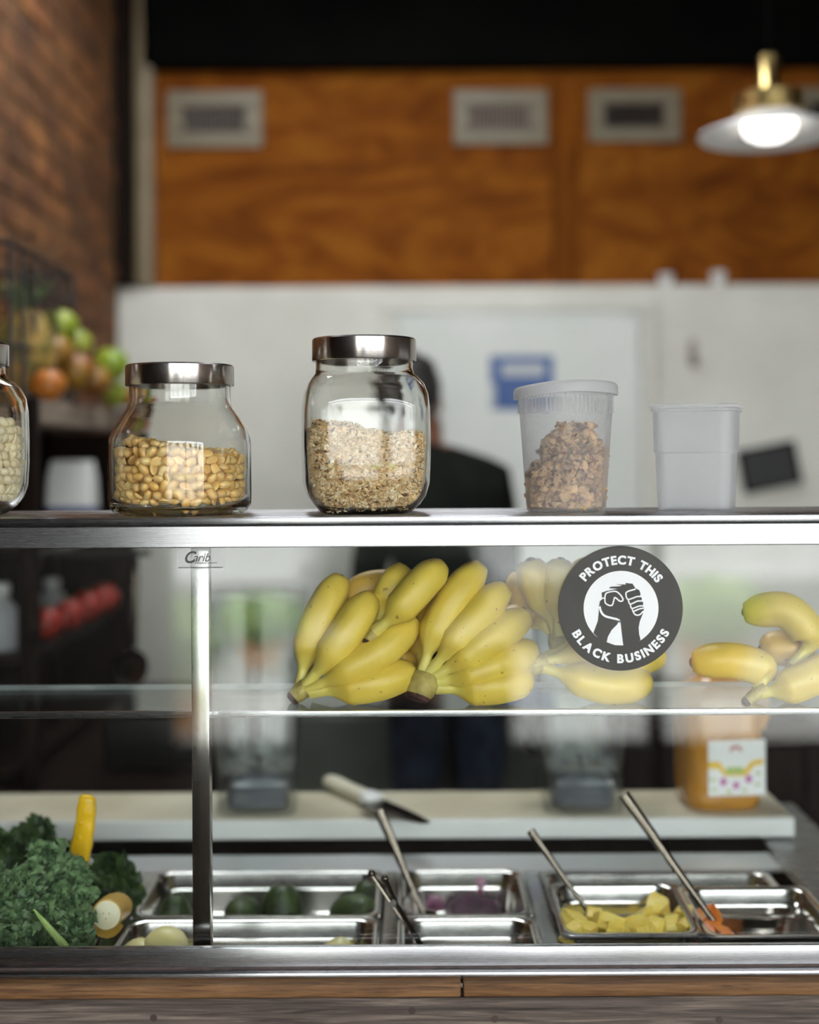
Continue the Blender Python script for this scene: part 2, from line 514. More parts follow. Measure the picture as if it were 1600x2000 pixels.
M['palegrey'] = pmat('pale_print', (0.42, 0.44, 0.46), None, rough=0.5)
M['banana'] = banana_mat('banana_peel')
M['banana_ripe'] = banana_mat('banana_peel_ripe', (0.52, 0.32, 0.05), (0.38, 0.20, 0.03))
M['crown'] = pmat('banana_crown', (0.28, 0.22, 0.06), (0.45, 0.36, 0.11), 60, 0.6, bump=0.3)
M['maroon'] = pmat('banana_cut', (0.035, 0.012, 0.012), (0.11, 0.04, 0.03), 120, 0.8, bump=0.5)
M['flesh'] = pmat('banana_flesh', (0.78, 0.70, 0.46), (0.86, 0.80, 0.60), 60, 0.5, sss=0.2)
M['seed'] = pmat('banana_seed', (0.50, 0.37, 0.17), None, rough=0.6)
M['peanut'] = pmat('roasted_peanut', (0.80, 0.48, 0.14), (0.92, 0.68, 0.31), 60, 0.4, rand=0.14, sss=0.1)
M['cashew'] = pmat('pale_peanut', (0.76, 0.64, 0.40), (0.88, 0.80, 0.58), 90, 0.5, rand=0.1, sss=0.15)
M['walnut'] = pmat('walnut', (0.13, 0.045, 0.025), (0.62, 0.40, 0.20), 110, 0.55, rand=0.3, bump=0.4, bscale=200, lo=0.38, hi=0.58)
m_, nt_, b_p, o_ = newmat('granola')
at_ = nt_.nodes.new('ShaderNodeAttribute'); at_.attribute_name = 'tint'
rp_n = nt_.nodes.new('ShaderNodeValToRGB'); rp_n.color_ramp.elements[0].color = (0.10, 0.045, 0.02, 1); rp_n.color_ramp.elements[1].color = (0.90, 0.80, 0.60, 1)
for q_, c_ in ((0.04, (0.24, 0.12, 0.05)), (0.09, (0.58, 0.36, 0.16)), (0.5, (0.74, 0.54, 0.29)), (0.8, (0.82, 0.68, 0.44))):
    e_ = rp_n.color_ramp.elements.new(q_); e_.color = c4(c_)
nt_.links.new(at_.outputs['Fac'], rp_n.inputs['Fac']); nt_.links.new(rp_n.outputs['Color'], b_p.inputs['Base Color'])
b_p.inputs['Roughness'].default_value = 0.6
M['oat'] = m_
M['kale'] = pmat('kale', (0.024, 0.062, 0.024), (0.15, 0.24, 0.10), 70, 0.55, lo=0.3, hi=0.7)
M['kale_dark'] = pmat('dark_greens', (0.012, 0.035, 0.010), (0.06, 0.11, 0.025), 50, 0.5)
M['kale_stem'] = pmat('kale_stem', (0.22, 0.33, 0.09), (0.34, 0.44, 0.16), 40, 0.45)
M['yellowplastic'] = pmat('yellow_plastic', (0.72, 0.44, 0.008), (0.80, 0.52, 0.02), 20, 0.25, sss=0.3)
M['avocado'] = pmat('avocado_skin', (0.010, 0.022, 0.008), (0.045, 0.075, 0.016), 45, 0.45, bump=0.3, bscale=120, rand=0.2)
M['peeled'] = pmat('peeled_fruit', (0.70, 0.62, 0.26), (0.80, 0.75, 0.42), 25, 0.4, sss=0.2)
M['pineapple'] = pmat('pineapple_flesh', (0.80, 0.58, 0.07), (0.88, 0.72, 0.20), 70, 0.35, sss=0.25, stretch=(1, 1, 4), bump=0.25)
M['papaya'] = pmat('papaya_flesh', (0.70, 0.17, 0.02), (0.80, 0.27, 0.05), 40, 0.35, sss=0.25)
M['acai'] = pmat('acai_puree', (0.018, 0.004, 0.014), (0.07, 0.012, 0.045), 40, 0.5)
M['berry_film'] = pmat('berry_smear', (0.16, 0.03, 0.09), (0.34, 0.15, 0.24), 60, 0.3)
M['redsauce'] = pmat('red_sauce', (0.25, 0.02, 0.015), None, rough=0.3)
M['honey'] = pmat('honey', (0.40, 0.175, 0.018), (0.46, 0.22, 0.03), 9, 0.15, sss=0.1, coat=0.3)
M['gold'] = pmat('label_gold', (0.72, 0.46, 0.01), None, rough=0.5)
M['purple'] = pmat('label_purple', (0.40, 0.05, 0.30), None, rough=0.5)
M['leafgreen'] = pmat('label_green', (0.36, 0.48, 0.14), None, rough=0.5)
M['labelred'] = pmat('label_red', (0.42, 0.10, 0.08), None, rough=0.5)
M['skin'] = pmat('skin', (0.17, 0.07, 0.04), (0.22, 0.095, 0.055), 12, 0.5)
M['hair'] = pmat('black_hair', (0.006, 0.005, 0.005), (0.016, 0.013, 0.012), 60, 0.6, stretch=(1, 1, 0.3), bump=0.4)
M['jacket'] = pmat('black_jacket', (0.004, 0.0045, 0.004), (0.009, 0.010, 0.008), 14, 0.85, spec=0.1, bump=0.2)
M['jeans'] = pmat('navy_jeans', (0.010, 0.016, 0.035), (0.03, 0.042, 0.075), 20, 0.85, bump=0.2)
M['shoe'] = pmat('shoe_leather', (0.01, 0.01, 0.01), None, rough=0.5)
M['lime'] = pmat('lime_skin', (0.15, 0.24, 0.012), (0.32, 0.38, 0.03), 12, 0.35, rand=0.15)
M['apple_g'] = pmat('green_apple', (0.22, 0.29, 0.02), (0.40, 0.40, 0.06), 8, 0.35, rand=0.1)
M['orange'] = pmat('orange_peel', (0.40, 0.12, 0.012), (0.50, 0.17, 0.02), 30, 0.4, bump=0.2, bscale=120)
M['mango'] = pmat('mango_skin', (0.20, 0.055, 0.012), (0.32, 0.17, 0.02), 8, 0.4, rand=0.2)
M['tomato'] = pmat('tomato_skin', (0.30, 0.010, 0.007), (0.40, 0.03, 0.012), 10, 0.3)
M['pineskin'] = pmat('pineapple_skin', (0.14, 0.13, 0.03), (0.50, 0.27, 0.05), 28, 0.6, bump=0.6)
M['pineleaf'] = pmat('pineapple_leaf', (0.07, 0.15, 0.05), (0.16, 0.24, 0.08), 20, 0.5)
M['wire'] = pmat('black_wire', (0.010, 0.008, 0.007), None, rough=0.45)
M['greypanel'] = pmat('grey_laminate', (0.11, 0.125, 0.13), (0.15, 0.165, 0.17), 5, 0.5)
M['greensteel'] = pmat('grey_green_enamel', (0.12, 0.13, 0.105), (0.16, 0.17, 0.145), 5, 0.4)
M['darkcab'] = wood_mat('dark_cabinet_wood', [(0.007, 0.004, 0.003), (0.016, 0.009, 0.006)], scale=3, stretch=(6, 6, 1), bump=0.1, spec=.1)
M['terracotta'] = pmat('terracotta', (0.66, 0.32, 0.12), (0.76, 0.42, 0.18), 6, 0.8)
M['shrub'] = pmat('shrub_leaf', (0.22, 0.36, 0.07), (0.42, 0.55, 0.16), 20, 0.6)
M['hedge'] = pmat('dark_hedge_leaf', (0.008, 0.014, 0.006), (0.02, 0.03, 0.012), 20, 0.7)
M['charcoal'] = pmat('charcoal_planter', (0.012, 0.012, 0.013), (0.02, 0.02, 0.02), 6, 0.7)
M['pavement'] = pmat('pale_pavement', (0.36, 0.34, 0.31), (0.48, 0.46, 0.43), 1.2, 0.8)
M['slate'] = pmat('added_dark_paving', (0.010, 0.009, 0.008), (0.016, 0.014, 0.013), 2, 1.0, spec=.0)
M['asphalt'] = pmat('asphalt', (0.10, 0.10, 0.10), (0.16, 0.16, 0.155), 2, 0.85)
M['facade'] = pmat('pale_render', (0.80, 0.79, 0.76), (0.86, 0.85, 0.82), 0.6, 0.8)
M['winframe'] = pmat('dark_bronze_frame', (0.05, 0.045, 0.04), None, rough=0.4)
M['darkglass'] = pmat('dark_window', (0.03, 0.035, 0.04), None, rough=0.08)
# ================================================================== the room
XL, XR, YB, YF, ZC = -0.93, 3.6, 3.98, -2.0, 3.15
struct('floor', box(XL - 0.2, XR + 0.2, YF, YB + 0.3, -0.1, 0), M['floor'], 'worn dark brown floor behind and before the counter')
SK = (-0.80, 0.35, 2.15, 3.05)      # unseen skylight, added over the kitchen to brighten the back wall
cl = struct('ceiling', join(box(XL - 0.2, XR + 0.2, YF - 0.2, SK[2], ZC, ZC + 0.1), box(XL - 0.2, XR + 0.2, SK[3], YB + 0.3, ZC, ZC + 0.1),
            box(XL - 0.2, SK[0], SK[2], SK[3], ZC, ZC + 0.1), box(SK[1], XR + 0.2, SK[2], SK[3], ZC, ZC + 0.1)), M['ceiling'], 'dark painted ceiling with an added unseen skylight above the kitchen')
for x in (SK[0] + (SK[1] - SK[0]) * k / 3 for k in (1, 2)):
    obj('added_skylight_bar', box(x - .02, x + .02, SK[2], SK[3], ZC + .02, ZC + .08), M['white'], cl)
wl = struct('wall_left', box(XL - 0.2, XL, YF, YB + 0.3, 0, ZC), M['mortar'], 'old red brown brick side wall')
bm_brick = mesh('brick', box(-0.006, 0.004, 0, 0.205, 0, 0.064, 0.003), M['brick'])
rb = random.Random(3)
for r in range(21):
    z = 1.48 + r * 0.078
    off = 0.108 if r % 2 else 0.0
    for k in range(13):
        y = 1.22 + off + k * 0.216
        if y + 0.2 > 3.93: continue
        o = bpy.data.objects.new('brick', bm_brick); link(o, wl)
        o.location = (XL + rb.uniform(-0.002, 0.003), y, z)
        o.rotation_euler = (0, 0, rb.uniform(-0.01, 0.01))
struct('trim_added', box(XL, XL + .03, YF, 1.2, 0, ZC, .004), M['darkwood'], 'unseen dark wooden panelling added on the side wall to darken reflections', cat='panelling')  # added out of view so the left end of the steel reflects dark
struct('wall_right', box(XR, XR + 0.2, YF, YB + 0.3, 0, ZC), M['innerwall'], 'plain brown plastered side wall')
ZW = 2.025     # top of the white masonry
ZT = 2.722     # top of the plywood
wb = struct('wall_back', box(XL, XR, YB, YB + 0.3, 0, ZC), M['innerwall'], 'rear wall of white painted masonry under orange plywood panelling')
o = obj('masonry', box(XL, XR, 3.92, YB, 0, ZW, 0.004), M['white_wall'], wb, label='white painted lower wall')
pj0, pj1 = P(1082, 400, 3.96).x, P(1128, 400, 3.96).x
for x0, x1 in ((P(303, 400, 3.96).x, pj0 - 0.003), (pj1 + 0.003, pj1 + 1.22), (pj1 + 1.226, XR - 0.01)):
    obj('plywood_panel', box(x0, x1, 3.955, YB, ZW + 0.002, ZT, 0.003), M['ply'], wb, label='orange stained plywood panel')
obj('batten', box(pj0, pj1, 3.948, YB, ZW + 0.002, ZT, 0.003), M['batten'], wb)
struct('trim_1', box(XL + 0.085, XR, 3.90, YB, ZT, ZC, 0.004), M['black'], 'black soffit board above the plywood panelling', cat='soffit')
struct('trim_2', box(XL, P(262, 300, 3.9).x, 3.88, YB, ZW, ZC, 0.006), M['darkwood'], 'dark wooden corner post beside the brick wall', cat='post')
struct('trim_3', box(P(266, 300, 3.93).x, P(301, 300, 3.93).x, 3.90, YB, ZW, ZC, 0.012, 2), M['beige'], 'beige vertical trim strip beside the plywood', cat='trim')

# street front: large opening with slim posts behind the camera
XO = -1.02
wf = struct('wall_front', join(box(XO - 1.2, XO, YF - 0.2, YF, 0, ZC), box(XR, XR + 0.3, YF - 0.2, YF, 0, ZC), box(XO, XR, YF - 0.2, YF, 2.78, ZC)),
            M['innerwall'], 'street front wall around the wide opening')
for i, x in enumerate((0.95, 2.3)):
    obj('mullion', box(x - 0.03, x + 0.03, YF - 0.13, YF - 0.05, 0, 2.78, 0.004), M['winframe'], wf)
obj('mullion', box(XO, XO + 0.05, YF - 0.13, YF - 0.05, 0, 2.78, 0.004), M['winframe'], wf)
# street
struct('threshold', box(-14, 16, -3.75, YF, -0.12, -0.02), M['slate'], 'dark paving strip added outside the shop front to darken reflections')  # added dark ground, keeps reflections low on the glass and post dark
struct('pavement', box(-14, 16, -6.5, -3.75, -0.12, -0.02), M['pavement'], 'pale stone pavement outside the shop front')
struct('road', box(-14, 16, -13.0, -6.5, -0.2, -0.14), M['asphalt'], 'grey asphalt road outside the shop front')
fb = empty('facade', 'pale rendered house front across the street', 'building', (1, -13.2, 0))
obj('wall', box(-14, 14, -1.0, 0, -0.2, 6.0), M['facade'], fb)
for k in range(9):
    for z in (3.4,):
        wdw = obj('window', box(-12 + k * 2.9, -10.7 + k * 2.9, -0.02, 0.03, z, z + 1.6), M['winframe'], fb)
        obj('pane', box(-11.92 + k * 2.9, -10.78 + k * 2.9, 0.03, 0.035, z + 0.08, z + 1.52), M['darkglass'], wdw)

def bush(name, label, loc, r, sz, mat, potcol, group, seed, box_pot=None):
    t = empty(name, label, 'plant', loc, 0, group)
    rg = random.Random(seed)
    if box_pot:
        wx, wy, hz = box_pot
        obj('planter', join(box(-wx / 2, wx / 2, -wy / 2, wy / 2, 0, hz, 0.01), box(-wx / 2 - .015, wx / 2 + .015, -wy / 2 - .015, wy / 2 + .015, hz - .05, hz, 0.006)), potcol, t)
    else:
        hz = r * 0.9
        obj('pot', lathe([(0, 0), (r * .55, 0), (r * .78, hz * .85), (r * .86, hz * .85), (r * .86, hz), (r * .74, hz), (r * .7, hz * .9), (0, hz * .9)], 24), potcol, t)
    V, Fc = [], []
    for i in range(260):
        c = Vector((rg.gauss(0, 1), rg.gauss(0, 1), rg.gauss(0, 1))).normalized() * rg.uniform(.75, 1)
        c = Vector((c.x * sz[0], c.y * sz[1], hz + sz[2] * (c.z + 0.9)))
        m = rand_rot(rg)
        s = 0.05
        n = len(V)
        V += [c + m @ Vector(q) * s for q in ((-1, 0, 0), (0, -.5, .1), (1, 0, 0), (0, .5, .1))]
        Fc.append((n, n + 1, n + 2, n + 3))
    core = shift(ico(1, 2, (sz[0] * .85, sz[1] * .85, sz[2] * .85), .2, 2), (0, 0, hz + sz[2] * .9))
    obj('foliage', join((V, Fc), core), mat, t)
    return t
bush('reflection_block_hedge', 'dark hedge in a planter box added to block the glass reflection', (-0.05, -3.3, -0.02), 0, (0.5, 0.26, 0.36), M['hedge'], M['charcoal'], None, 1, (1.05, .5, .55))  # added to darken the glass reflection where the viewer would stand
bush('potted_shrub', 'bright shrub in a terracotta pot nearest the opening jamb', (-1.32, -4.0, -0.02), 0.26, (0.30, 0.30, 0.28), M['shrub'], M['terracotta'], None, 2)
bush('potted_shrub', 'low bright shrub in a terracotta pot by the kerb', (-1.05, -6.0, -0.02), 0.2, (0.32, 0.3, 0.18), M['shrub'], M['terracotta'], None, 3)
bush('potted_shrub', 'round shrub in a terracotta pot beyond the slim post', (2.0, -5.4, -0.02), 0.28, (0.36, 0.36, 0.24), M['shrub'], M['terracotta'], None, 4)

# ------------------------------------------------------------------ wall fittings
def vent(px0, px1, py0, py1, label, mat_slat):
    a, b = P(px0, py1, 3.94), P(px1, py0, 3.94)
    cx, w_, h_ = (a.x + b.x) / 2, b.x - a.x, b.z - a.z
    t = empty('air_vent', label, 'vent', (cx, 3.954, a.z), 0, 'air vents in the plywood')
    iw, ih = w_ * 0.64, h_ * 0.46
    fr = []
    for x0, x1, z0, z1 in ((-w_ / 2, w_ / 2, 0, (h_ - ih) / 2), (-w_ / 2, w_ / 2, h_ - (h_ - ih) / 2, h_),
                           (-w_ / 2, -iw / 2, (h_ - ih) / 2, h_ - (h_ - ih) / 2), (iw / 2, w_ / 2, (h_ - ih) / 2, h_ - (h_ - ih) / 2)):
        fr.append(box(x0, x1, -0.014, 0, z0, z1, 0.004))
    obj('frame', join(*fr), M['ventpaint'], t)
    obj('backing', box(-iw / 2, iw / 2, -0.003, 0, (h_ - ih) / 2, (h_ + ih) / 2), M['black'], t)
    sm = mesh('slat', box(-0.0028, 0.0028, -0.011, -0.003, -ih / 2, ih / 2), mat_slat)
    n = 14
    for k in range(n):
        s = bpy.data.objects.new('slat', sm); link(s, t)
        s.location = (-iw / 2 + iw * (k + .5) / n, 0, h_ / 2)
        s.rotation_euler = (0, 0, 0.35)
M['slat_grey'] = pmat('vent_slat_grey', (0.26, 0.20, 0.16), (0.30, 0.24, 0.20), 6, 0.5)
M['slat_dark'] = pmat('vent_slat_dark', (0.05, 0.035, 0.03), (0.06, 0.045, 0.04), 6, 0.5)
vent(325, 512, 176, 288, 'cream framed air vent next to the beige trim strip', M['slat'])
vent(886, 1070, 174, 282, 'cream framed air vent with greyish slats beside the plywood joint', M['slat_grey'])
vent(1150, 1330, 172, 276, 'cream framed air vent with darkest slats, between joint and pendant lamp', M['slat_dark'])
vent(1552, 1735, 170, 272, 'cream framed air vent behind the pendant lamp', M['slat_dark'])

dx0, dx1, dz1 = P(778, 700, 3.9).x, P(1250, 700, 3.9).x, P(1000, 612, 3.9).z
dr = empty('door_1', 'pale grey door in the white rear wall', 'door', ((dx0 + dx1) / 2, 3.915, 0))
dr['kind'] = 'structure'
dw = (dx1 - dx0) / 2
obj('door_leaf', box(-dw, dw, -0.03, 0, 0.01, dz1, 0.006), M['door'], dr)
obj('door_frame', join(box(-dw - .05, -dw - .004, -.02, 0, 0, dz1 + .003, .004), box(dw + .004, dw + .05, -.02, 0, 0, dz1 + .003, .004), box(-dw - .05, dw + .05, -.02, 0, dz1 + .004, dz1 + .05, .004)), M['white_wall'], dr)
obj('door_handle', shift(tube([(0, 0, 0), (0, -.05, 0), (-.1, -.05, 0)], .009, 10), (dw - .07, -.03, 1.0)), M['steel'], dr)

a, b = P(958, 800, 3.87), P(1082, 694, 3.87)
sg = empty('wall_sign', 'blue printed notice with a pale band on the grey door', 'sign', ((a.x + b.x) / 2, 3.884, a.z))
w_, h_ = b.x - a.x, b.z - a.z
obj('sheet', box(-w_ / 2, w_ / 2, -0.004, 0, 0, h_, 0.001), M['blue'], sg)
obj('band', box(-w_ * .32, w_ * .36, -0.0048, -0.004, h_ * .62, h_ * .86), M['palegrey'], sg)
obj('corner_patch', box(-w_ / 2, -w_ * .42, -0.0048, -0.004, 0.005, h_ * .5), M['palegrey'], sg)

a = P(1512, 950, 3.9)
bf = empty('hanging_board', 'small dark board hanging askew on the white wall', 'board', (a.x, 3.918, a.z))
bd = obj('panel', box(-0.085, 0.085, -0.018, 0, 0, 0.125, 0.003), M['blackplastic'], bf)
bd.rotation_euler = (0, math.radians(-11), 0)
fr = obj('border', join(box(-.092, .092, -.022, 0, -.007, 0, .002), box(-.092, .092, -.022, 0, .125, .132, .002), box(-.092, -.085, -.022, 0, 0, .125, .002), box(.085, .092, -.022, 0, 0, .125, .002)), M['black'], bd)
a = P(1356, 690, 3.9)
hk = empty('wall_hook', 'small bronze hook on the white wall beside the grey door', 'hook', (a.x, 3.92, a.z))
obj('plate', box(-.012, .012, -.008, 0, -.04, .045, .003), M['slat_grey'], hk)
obj('hook_arm', tube(spline([(0, -.006, .01), (0, -.04, -.0), (0, -.05, -.03), (0, -.035, -.045)], 10), .006, 8), M['slat_grey'], hk)
for px, hh, lb in ((1300, .034, 'short white cup on the ledge under the plywood'), (1402, .042, 'taller white cup on the ledge under the plywood')):
    a = P(px, 560, 3.94)
    cp = empty('white_cup', lb, 'cup', (a.x, 3.932, ZW))
    obj('bowl', lathe([(0, .002), (.018, 0), (.024, hh), (.0215, hh), (.016, .006), (0, .006)], 20), M['white'], cp)
    obj('rim', lathe([(.024, hh - .004), (.0255, hh - .002), (.024, hh), (.0215, hh)], 20), M['white'], cp)

# pendant lamp
a = P(1503, 266, 2.7)
pl = empty('pendant_lamp', 'white disc pendant lamp with brass neck and lit bulb', 'lamp', (a.x, a.y, a.z))
R = 0.152
obj('shade', lathe([(R, 0), (R + .002, .002), (R, .006), (.11, .022), (.062, .045), (.062, .05), (.058, .05), (.055, .043), (.10, .018), (R - .004, .001), (R, 0)], 56), M['lampwhite'], pl)
obj('neck', lathe([(.060, .047), (.072, .052), (.072, .088), (.055, .096), (.03, .1), (.022, .11), (.022, .175), (.014, .182), (0, .182)], 32), M['brass'], pl)
obj('bulb', lathe([(0, -.012), (.03, -.009), (.050, .002), (.057, .016), (.055, .03), (.045, .042), (0, .044)], 32), M['bulb'], pl)
obj('cord', tube([(0, 0, .18), (0, 0, ZC - a.z)], .0035, 8), M['black'], pl)

# ------------------------------------------------------------------ produce rack on the brick wall
rk = empty('produce_rack', 'dark wooden produce rack on the bench against the brick wall', 'rack', (0, 0, 0))
RX0, RX1, RY0, RY1 = XL + 0.005, -0.745, 2.38, 3.2
obj('top_shelf', box(RX0, RX1, RY0, RY1, 1.555, 1.607, .004), M['greywood'], rk, label='pale grey brown shelf board')
for z in (1.31, 1.10, 0.89):
    obj('shelf_board', box(RX0, RX1 - .01, RY0, RY1 - .035, z - .02, z, .003), M['darkwood'], rk)
obj('end_panel', box(RX0, RX1, RY1 - .03, RY1, .851, 1.55, .003), M['darkwood'], rk)
obj('back_panel', box(RX0, RX0 + .012, RY0, RY1 - .03, .851, 1.55), M['darkwood'], rk)
for y in (RY0, RY1):
    obj('post', box(RX1 - .0, RX1 + .03, y - .03, y, .851, 1.607, .003), M['darkwood'], rk)
# wire basket rim above the fruit
wbk = empty('wire_basket', 'black wire fruit basket standing on the pale shelf board', 'basket', (0, 0, 0))
bx0, bx1, by0, by1, bz = XL + .02, RX1 - .02, 2.36, 2.80, 1.609
for z, r in ((bz + .004, .004), (bz + .10, .005), (bz + .295, .006), (bz + .235, .005)):
    obj('hoop', tube([(bx0, by0, z), (bx1, by0, z), (bx1, by1, z), (bx0, by1, z), (bx0, by0, z)], r, 6), M['wire'], wbk)
for y in [by0 + (by1 - by0) * k / 6 for k in range(7)]:
    obj('upright', tube([(bx1, y, bz), (bx1, y, bz + .295)], .006, 6), M['wire'], wbk)
for x in (bx0 + .05, bx0 + .10):
    obj('upright', tube([(x, by1, bz), (x, by1, bz + .295)], .005, 6), M['wire'], wbk)

def fruit(name, label, cat, px, py, d, r, mat, scale=(1, 1, 1), group=None, amp=.05, stem=True, seed=1):
    p = P(px, py, d)
    t = empty(name, label, cat, (p.x, p.y, p.z - r * scale[2]), 0, group)
    n = 24
    prof = []
    for i in range(n + 1):
        a = PI * i / n
        rr = r * math.sin(a); zz = r * scale[2] * (1 - math.cos(a))
        if i > n * .85: zz -= r * .12 * ((i / n - .85) / .15) ** 2
        prof.append((rr * scale[0], zz))
    obj('body', lathe(prof, 24), mat, t)
    if stem:
        obj('stem', tube([(0, 0, r * scale[2] * 1.84), (.003, 0, r * scale[2] * 2 + .008)], .003, 6), M['nail'], t)
    return t
# pineapple lying first in the basket
p = P(48, 692, 2.55)
pa = empty('pineapple', 'whole golden green pineapple in the wire basket', 'fruit', (p.x, p.y, 1.615))
V, Fc = [], []
n, m_ = 28, 22
prof = []
for i in range(m_ + 1):
    t = i / m_
    prof.append((.066 * math.sin(PI * (0.08 + .86 * t)) ** .55, .185 * t))
bd = lathe([(0, 0)] + prof + [(0, .186)], n)
bd = [v * (1 + .035 * math.sin(14 * math.atan2(v.y, v.x) + 90 * v.z) * math.sin(14 * math.atan2(v.y, v.x) - 90 * v.z)) for v in bd[0]], bd[1]
obj('body', bd, M['pineskin'], pa)
for k in range(16):
    a_ = k * 2.4; rr = .01 + .02 * (k / 16); 
    dirv = Vector((math.cos(a_), math.sin(a_), 0))
    base = Vector((0, 0, .18))
    pth = [base + dirv * rr * .4, base + dirv * rr * 1.5 + Vector((0, 0, .03)), base + dirv * (rr * 2.6) + Vector((0, 0, .055 + .025 * (1 - k / 16)))]
    obj('crown_leaf', tube(spline(pth, 6), [.009, .009, .008, .007, .005, .003, .001], 6, flat=.35), M['pineleaf'], pa)
for i, (px, py, d, r, mk, nm, lb) in enumerate([
    (118, 638, 2.72, .040, 'apple_g', 'green_apple', 'green apple topmost on the fruit pile behind the pineapple'),
    (150, 672, 2.80, .036, 'apple_g', 'green_apple', 'yellow green apple halfway down the fruit pile'),
    (218, 712, 3.02, .043, 'lime', 'green_apple', 'bright green apple last on the shelf end'),
    (105, 690, 2.68, .044, 'mango', 'mango', 'reddish mango lying against the pineapple'),
    (150, 725, 2.75, .045, 'mango', 'mango', 'dull orange mango on the pale shelf board'),
    (185, 745, 2.86, .040, 'mango', 'mango', 'dark red mango behind the bright green apple'),
    (96, 752, 2.45, .034, 'orange', 'orange', 'orange lying at the foot of the pineapple'),
    (225, 768, 3.08, .034, 'lime', 'lime', 'dark green lime under the bright green apple'),
    (248, 775, 3.17, .030, 'tomato', 'tomato', 'single red tomato on the end of the pale shelf board')]):
    fruit(nm, lb, nm.split('_')[-1], px, py, d, r, M[mk], (1, 1, .95), 'fruit piled on the rack', seed=i)
# crate of tomatoes and other goods on the lower boards
for i, (px, d) in enumerate(((92, 2.64), (136, 2.78), (172, 2.93), (204, 3.07))):
    x = P(px, 1140, d).x
    t = empty('tomato', 'red tomato in the row on a dark rack board', 'tomato', (x, d, 1.10), 0, 'tomatoes on the rack board')
    r = .036
    obj('body', lathe([(r * math.sin(PI * k / 14), r * (.95 - .95 * math.cos(PI * k / 14))) for k in range(15)], 20), M['tomato'], t)
    obj('calyx', lathe([(.012, r * 1.84), (.006, r * 1.93), (0, r * 1.95)], 6), M['pineleaf'], t)
p = P(142, 1000, 2.95)
bg = empty('paper_sack', 'white paper sack with printed blue and green base on the rack', 'bag', (p.x, p.y, 1.31))
obj('sack_body', loft([rrect(.10, .07, .012, 4, 0), rrect(.112, .08, .012, 4, .06), rrect(.108, .07, .012, 4, .13), rrect(.10, .03, .01, 4, .17)]), M['white'], bg)
obj('print_band', loft([rrect(.1075, .0765, .012, 4, .02), rrect(.1135, .0815, .012, 4, .06)], False, False), M['blue'], bg)
obj('print_base', loft([rrect(.103, .073, .012, 4, .002), rrect(.1075, .0765, .012, 4, .02)], False, False), M['leafgreen'], bg)
for i, (px, py, d, r, h_) in enumerate(((22, 1150, 2.5, .03, .12), (118, 1090, 2.9, .03, .09))):
    p = P(px, py, d)
    jr = empty('rack_bottle', ('tall', 'short')[i] + ' pale plastic bottle on the dark rack board', 'bottle', (p.x - .02, d, 1.10 if i == 0 else 1.10))
    obj('body', lathe([(0, 0), (r, 0), (r, h_ * .7), (r * .5, h_ * .85), (r * .5, h_), (0, h_)], 20), M['palegrey'], jr)
    obj('cap', lathe([(r * .58, h_ * .95), (r * .58, h_ * 1.12), (0, h_ * 1.12)], 16), M['white'], jr)
# ladle hung on the rack post
p0 = P(262, 1085, 2.42); p1 = P(266, 1262, 2.42)
ld = empty('hanging_ladle', 'steel ladle hanging from a hook rail beside the rack', 'ladle', (p0.x, p0.y, p1.z))
hh = p0.z - p1.z
obj('handle', tube(spline([(0, .012, hh), (0, .0, hh * .6), (0, 0, 0)], 8), [.006, .007, .008, .009, .009, .008, .007, .006, .006], 8, flat=.5), M['utensil'], ld)
obj('ladle_bowl', shift(lathe([(.006, -.012), (.026, -.006), (.034, .008), (.036, .024), (.0345, .024), (.032, .01), (.025, -.003), (0, -.010)], 24), (0, -.02, -.045), M=Matrix.Rotation(math.radians(60), 3, 'X')), M['utensil'], ld)
rl = empty('hook_rail', 'thin dark rail with hook fixed across the rack', 'rail', (0, 0, 0))
obj('bar', tube([(RX1 + .02, 2.432, p0.z + .004), (p0.x + .03, 2.432, p0.z + .004)], .006, 8), M['wire'], rl)
obj('arm', tube([(RX1 + .02, 2.36, p0.z + .004), (RX1 + .02, 3.19, p0.z + .004)], .006, 8), M['wire'], rl)

# low bench, black appliance, back counter
lb_ = empty('low_bench', 'low brown topped bench with grey front below the rack', 'bench', (0, 0, 0))
obj('bench_top', box(-.92, -.415, 2.345, 3.25, .812, .85, .003), M['darkwood'], lb_)
obj('bench_edge', box(-.92, -.415, 2.325, 2.3445, .808, .851, .003), M['brownwood'], lb_)
obj('front_panel', box(-.90, -.50, 2.38, 2.40, .02, .81, .003), M['greypanel'], lb_)
obj('carcass', box(-.90, -.44, 2.405, 3.22, 0, .81, .003), M['darkwood'], lb_)
ap = empty('black_appliance', 'black countertop appliance standing on the low bench', 'appliance', (-.505, 2.62, .85))
obj('housing', box(-.12, .085, -.14, .14, .008, .115, .012, 2), M['blackplastic'], ap)
obj('lid', box(-.115, .08, -.135, .135, .117, .135, .008, 2), M['blackplastic'], ap)
for sx in (-.10, .065):
    for sy in (-.12, .12):
        obj('foot', lathe([(0, 0), (.012, 0), (.01, .01), (0, .01)], 12), M['blackplastic'], ap, loc=(sx, sy, 0))
obj('knob', shift(lathe([(0, 0), (.013, 0), (.011, .014), (0, .014)], 16), (.03, -.14, .06), M=Matrix.Rotation(PI / 2, 3, 'X')), M['utensil'], ap)
fg = empty('undercounter_fridge', 'grey green undercounter fridge along the rear wall', 'fridge', (0, 0, 0))
obj('fridge_body', box(-.40, .42, 3.50, 3.90, .06, .78, .006), M['greensteel'], fg)
for x0, x1 in ((-.395, .005), (.012, .415)):
    d_ = obj('fridge_door', box(x0, x1, 3.475, 3.498, .09, .75, .005), M['greensteel'], fg)
    obj('handle', box(x1 - .05, x1 - .03, 3.455, 3.475, .4, .6, .003), M['utensil'], d_)
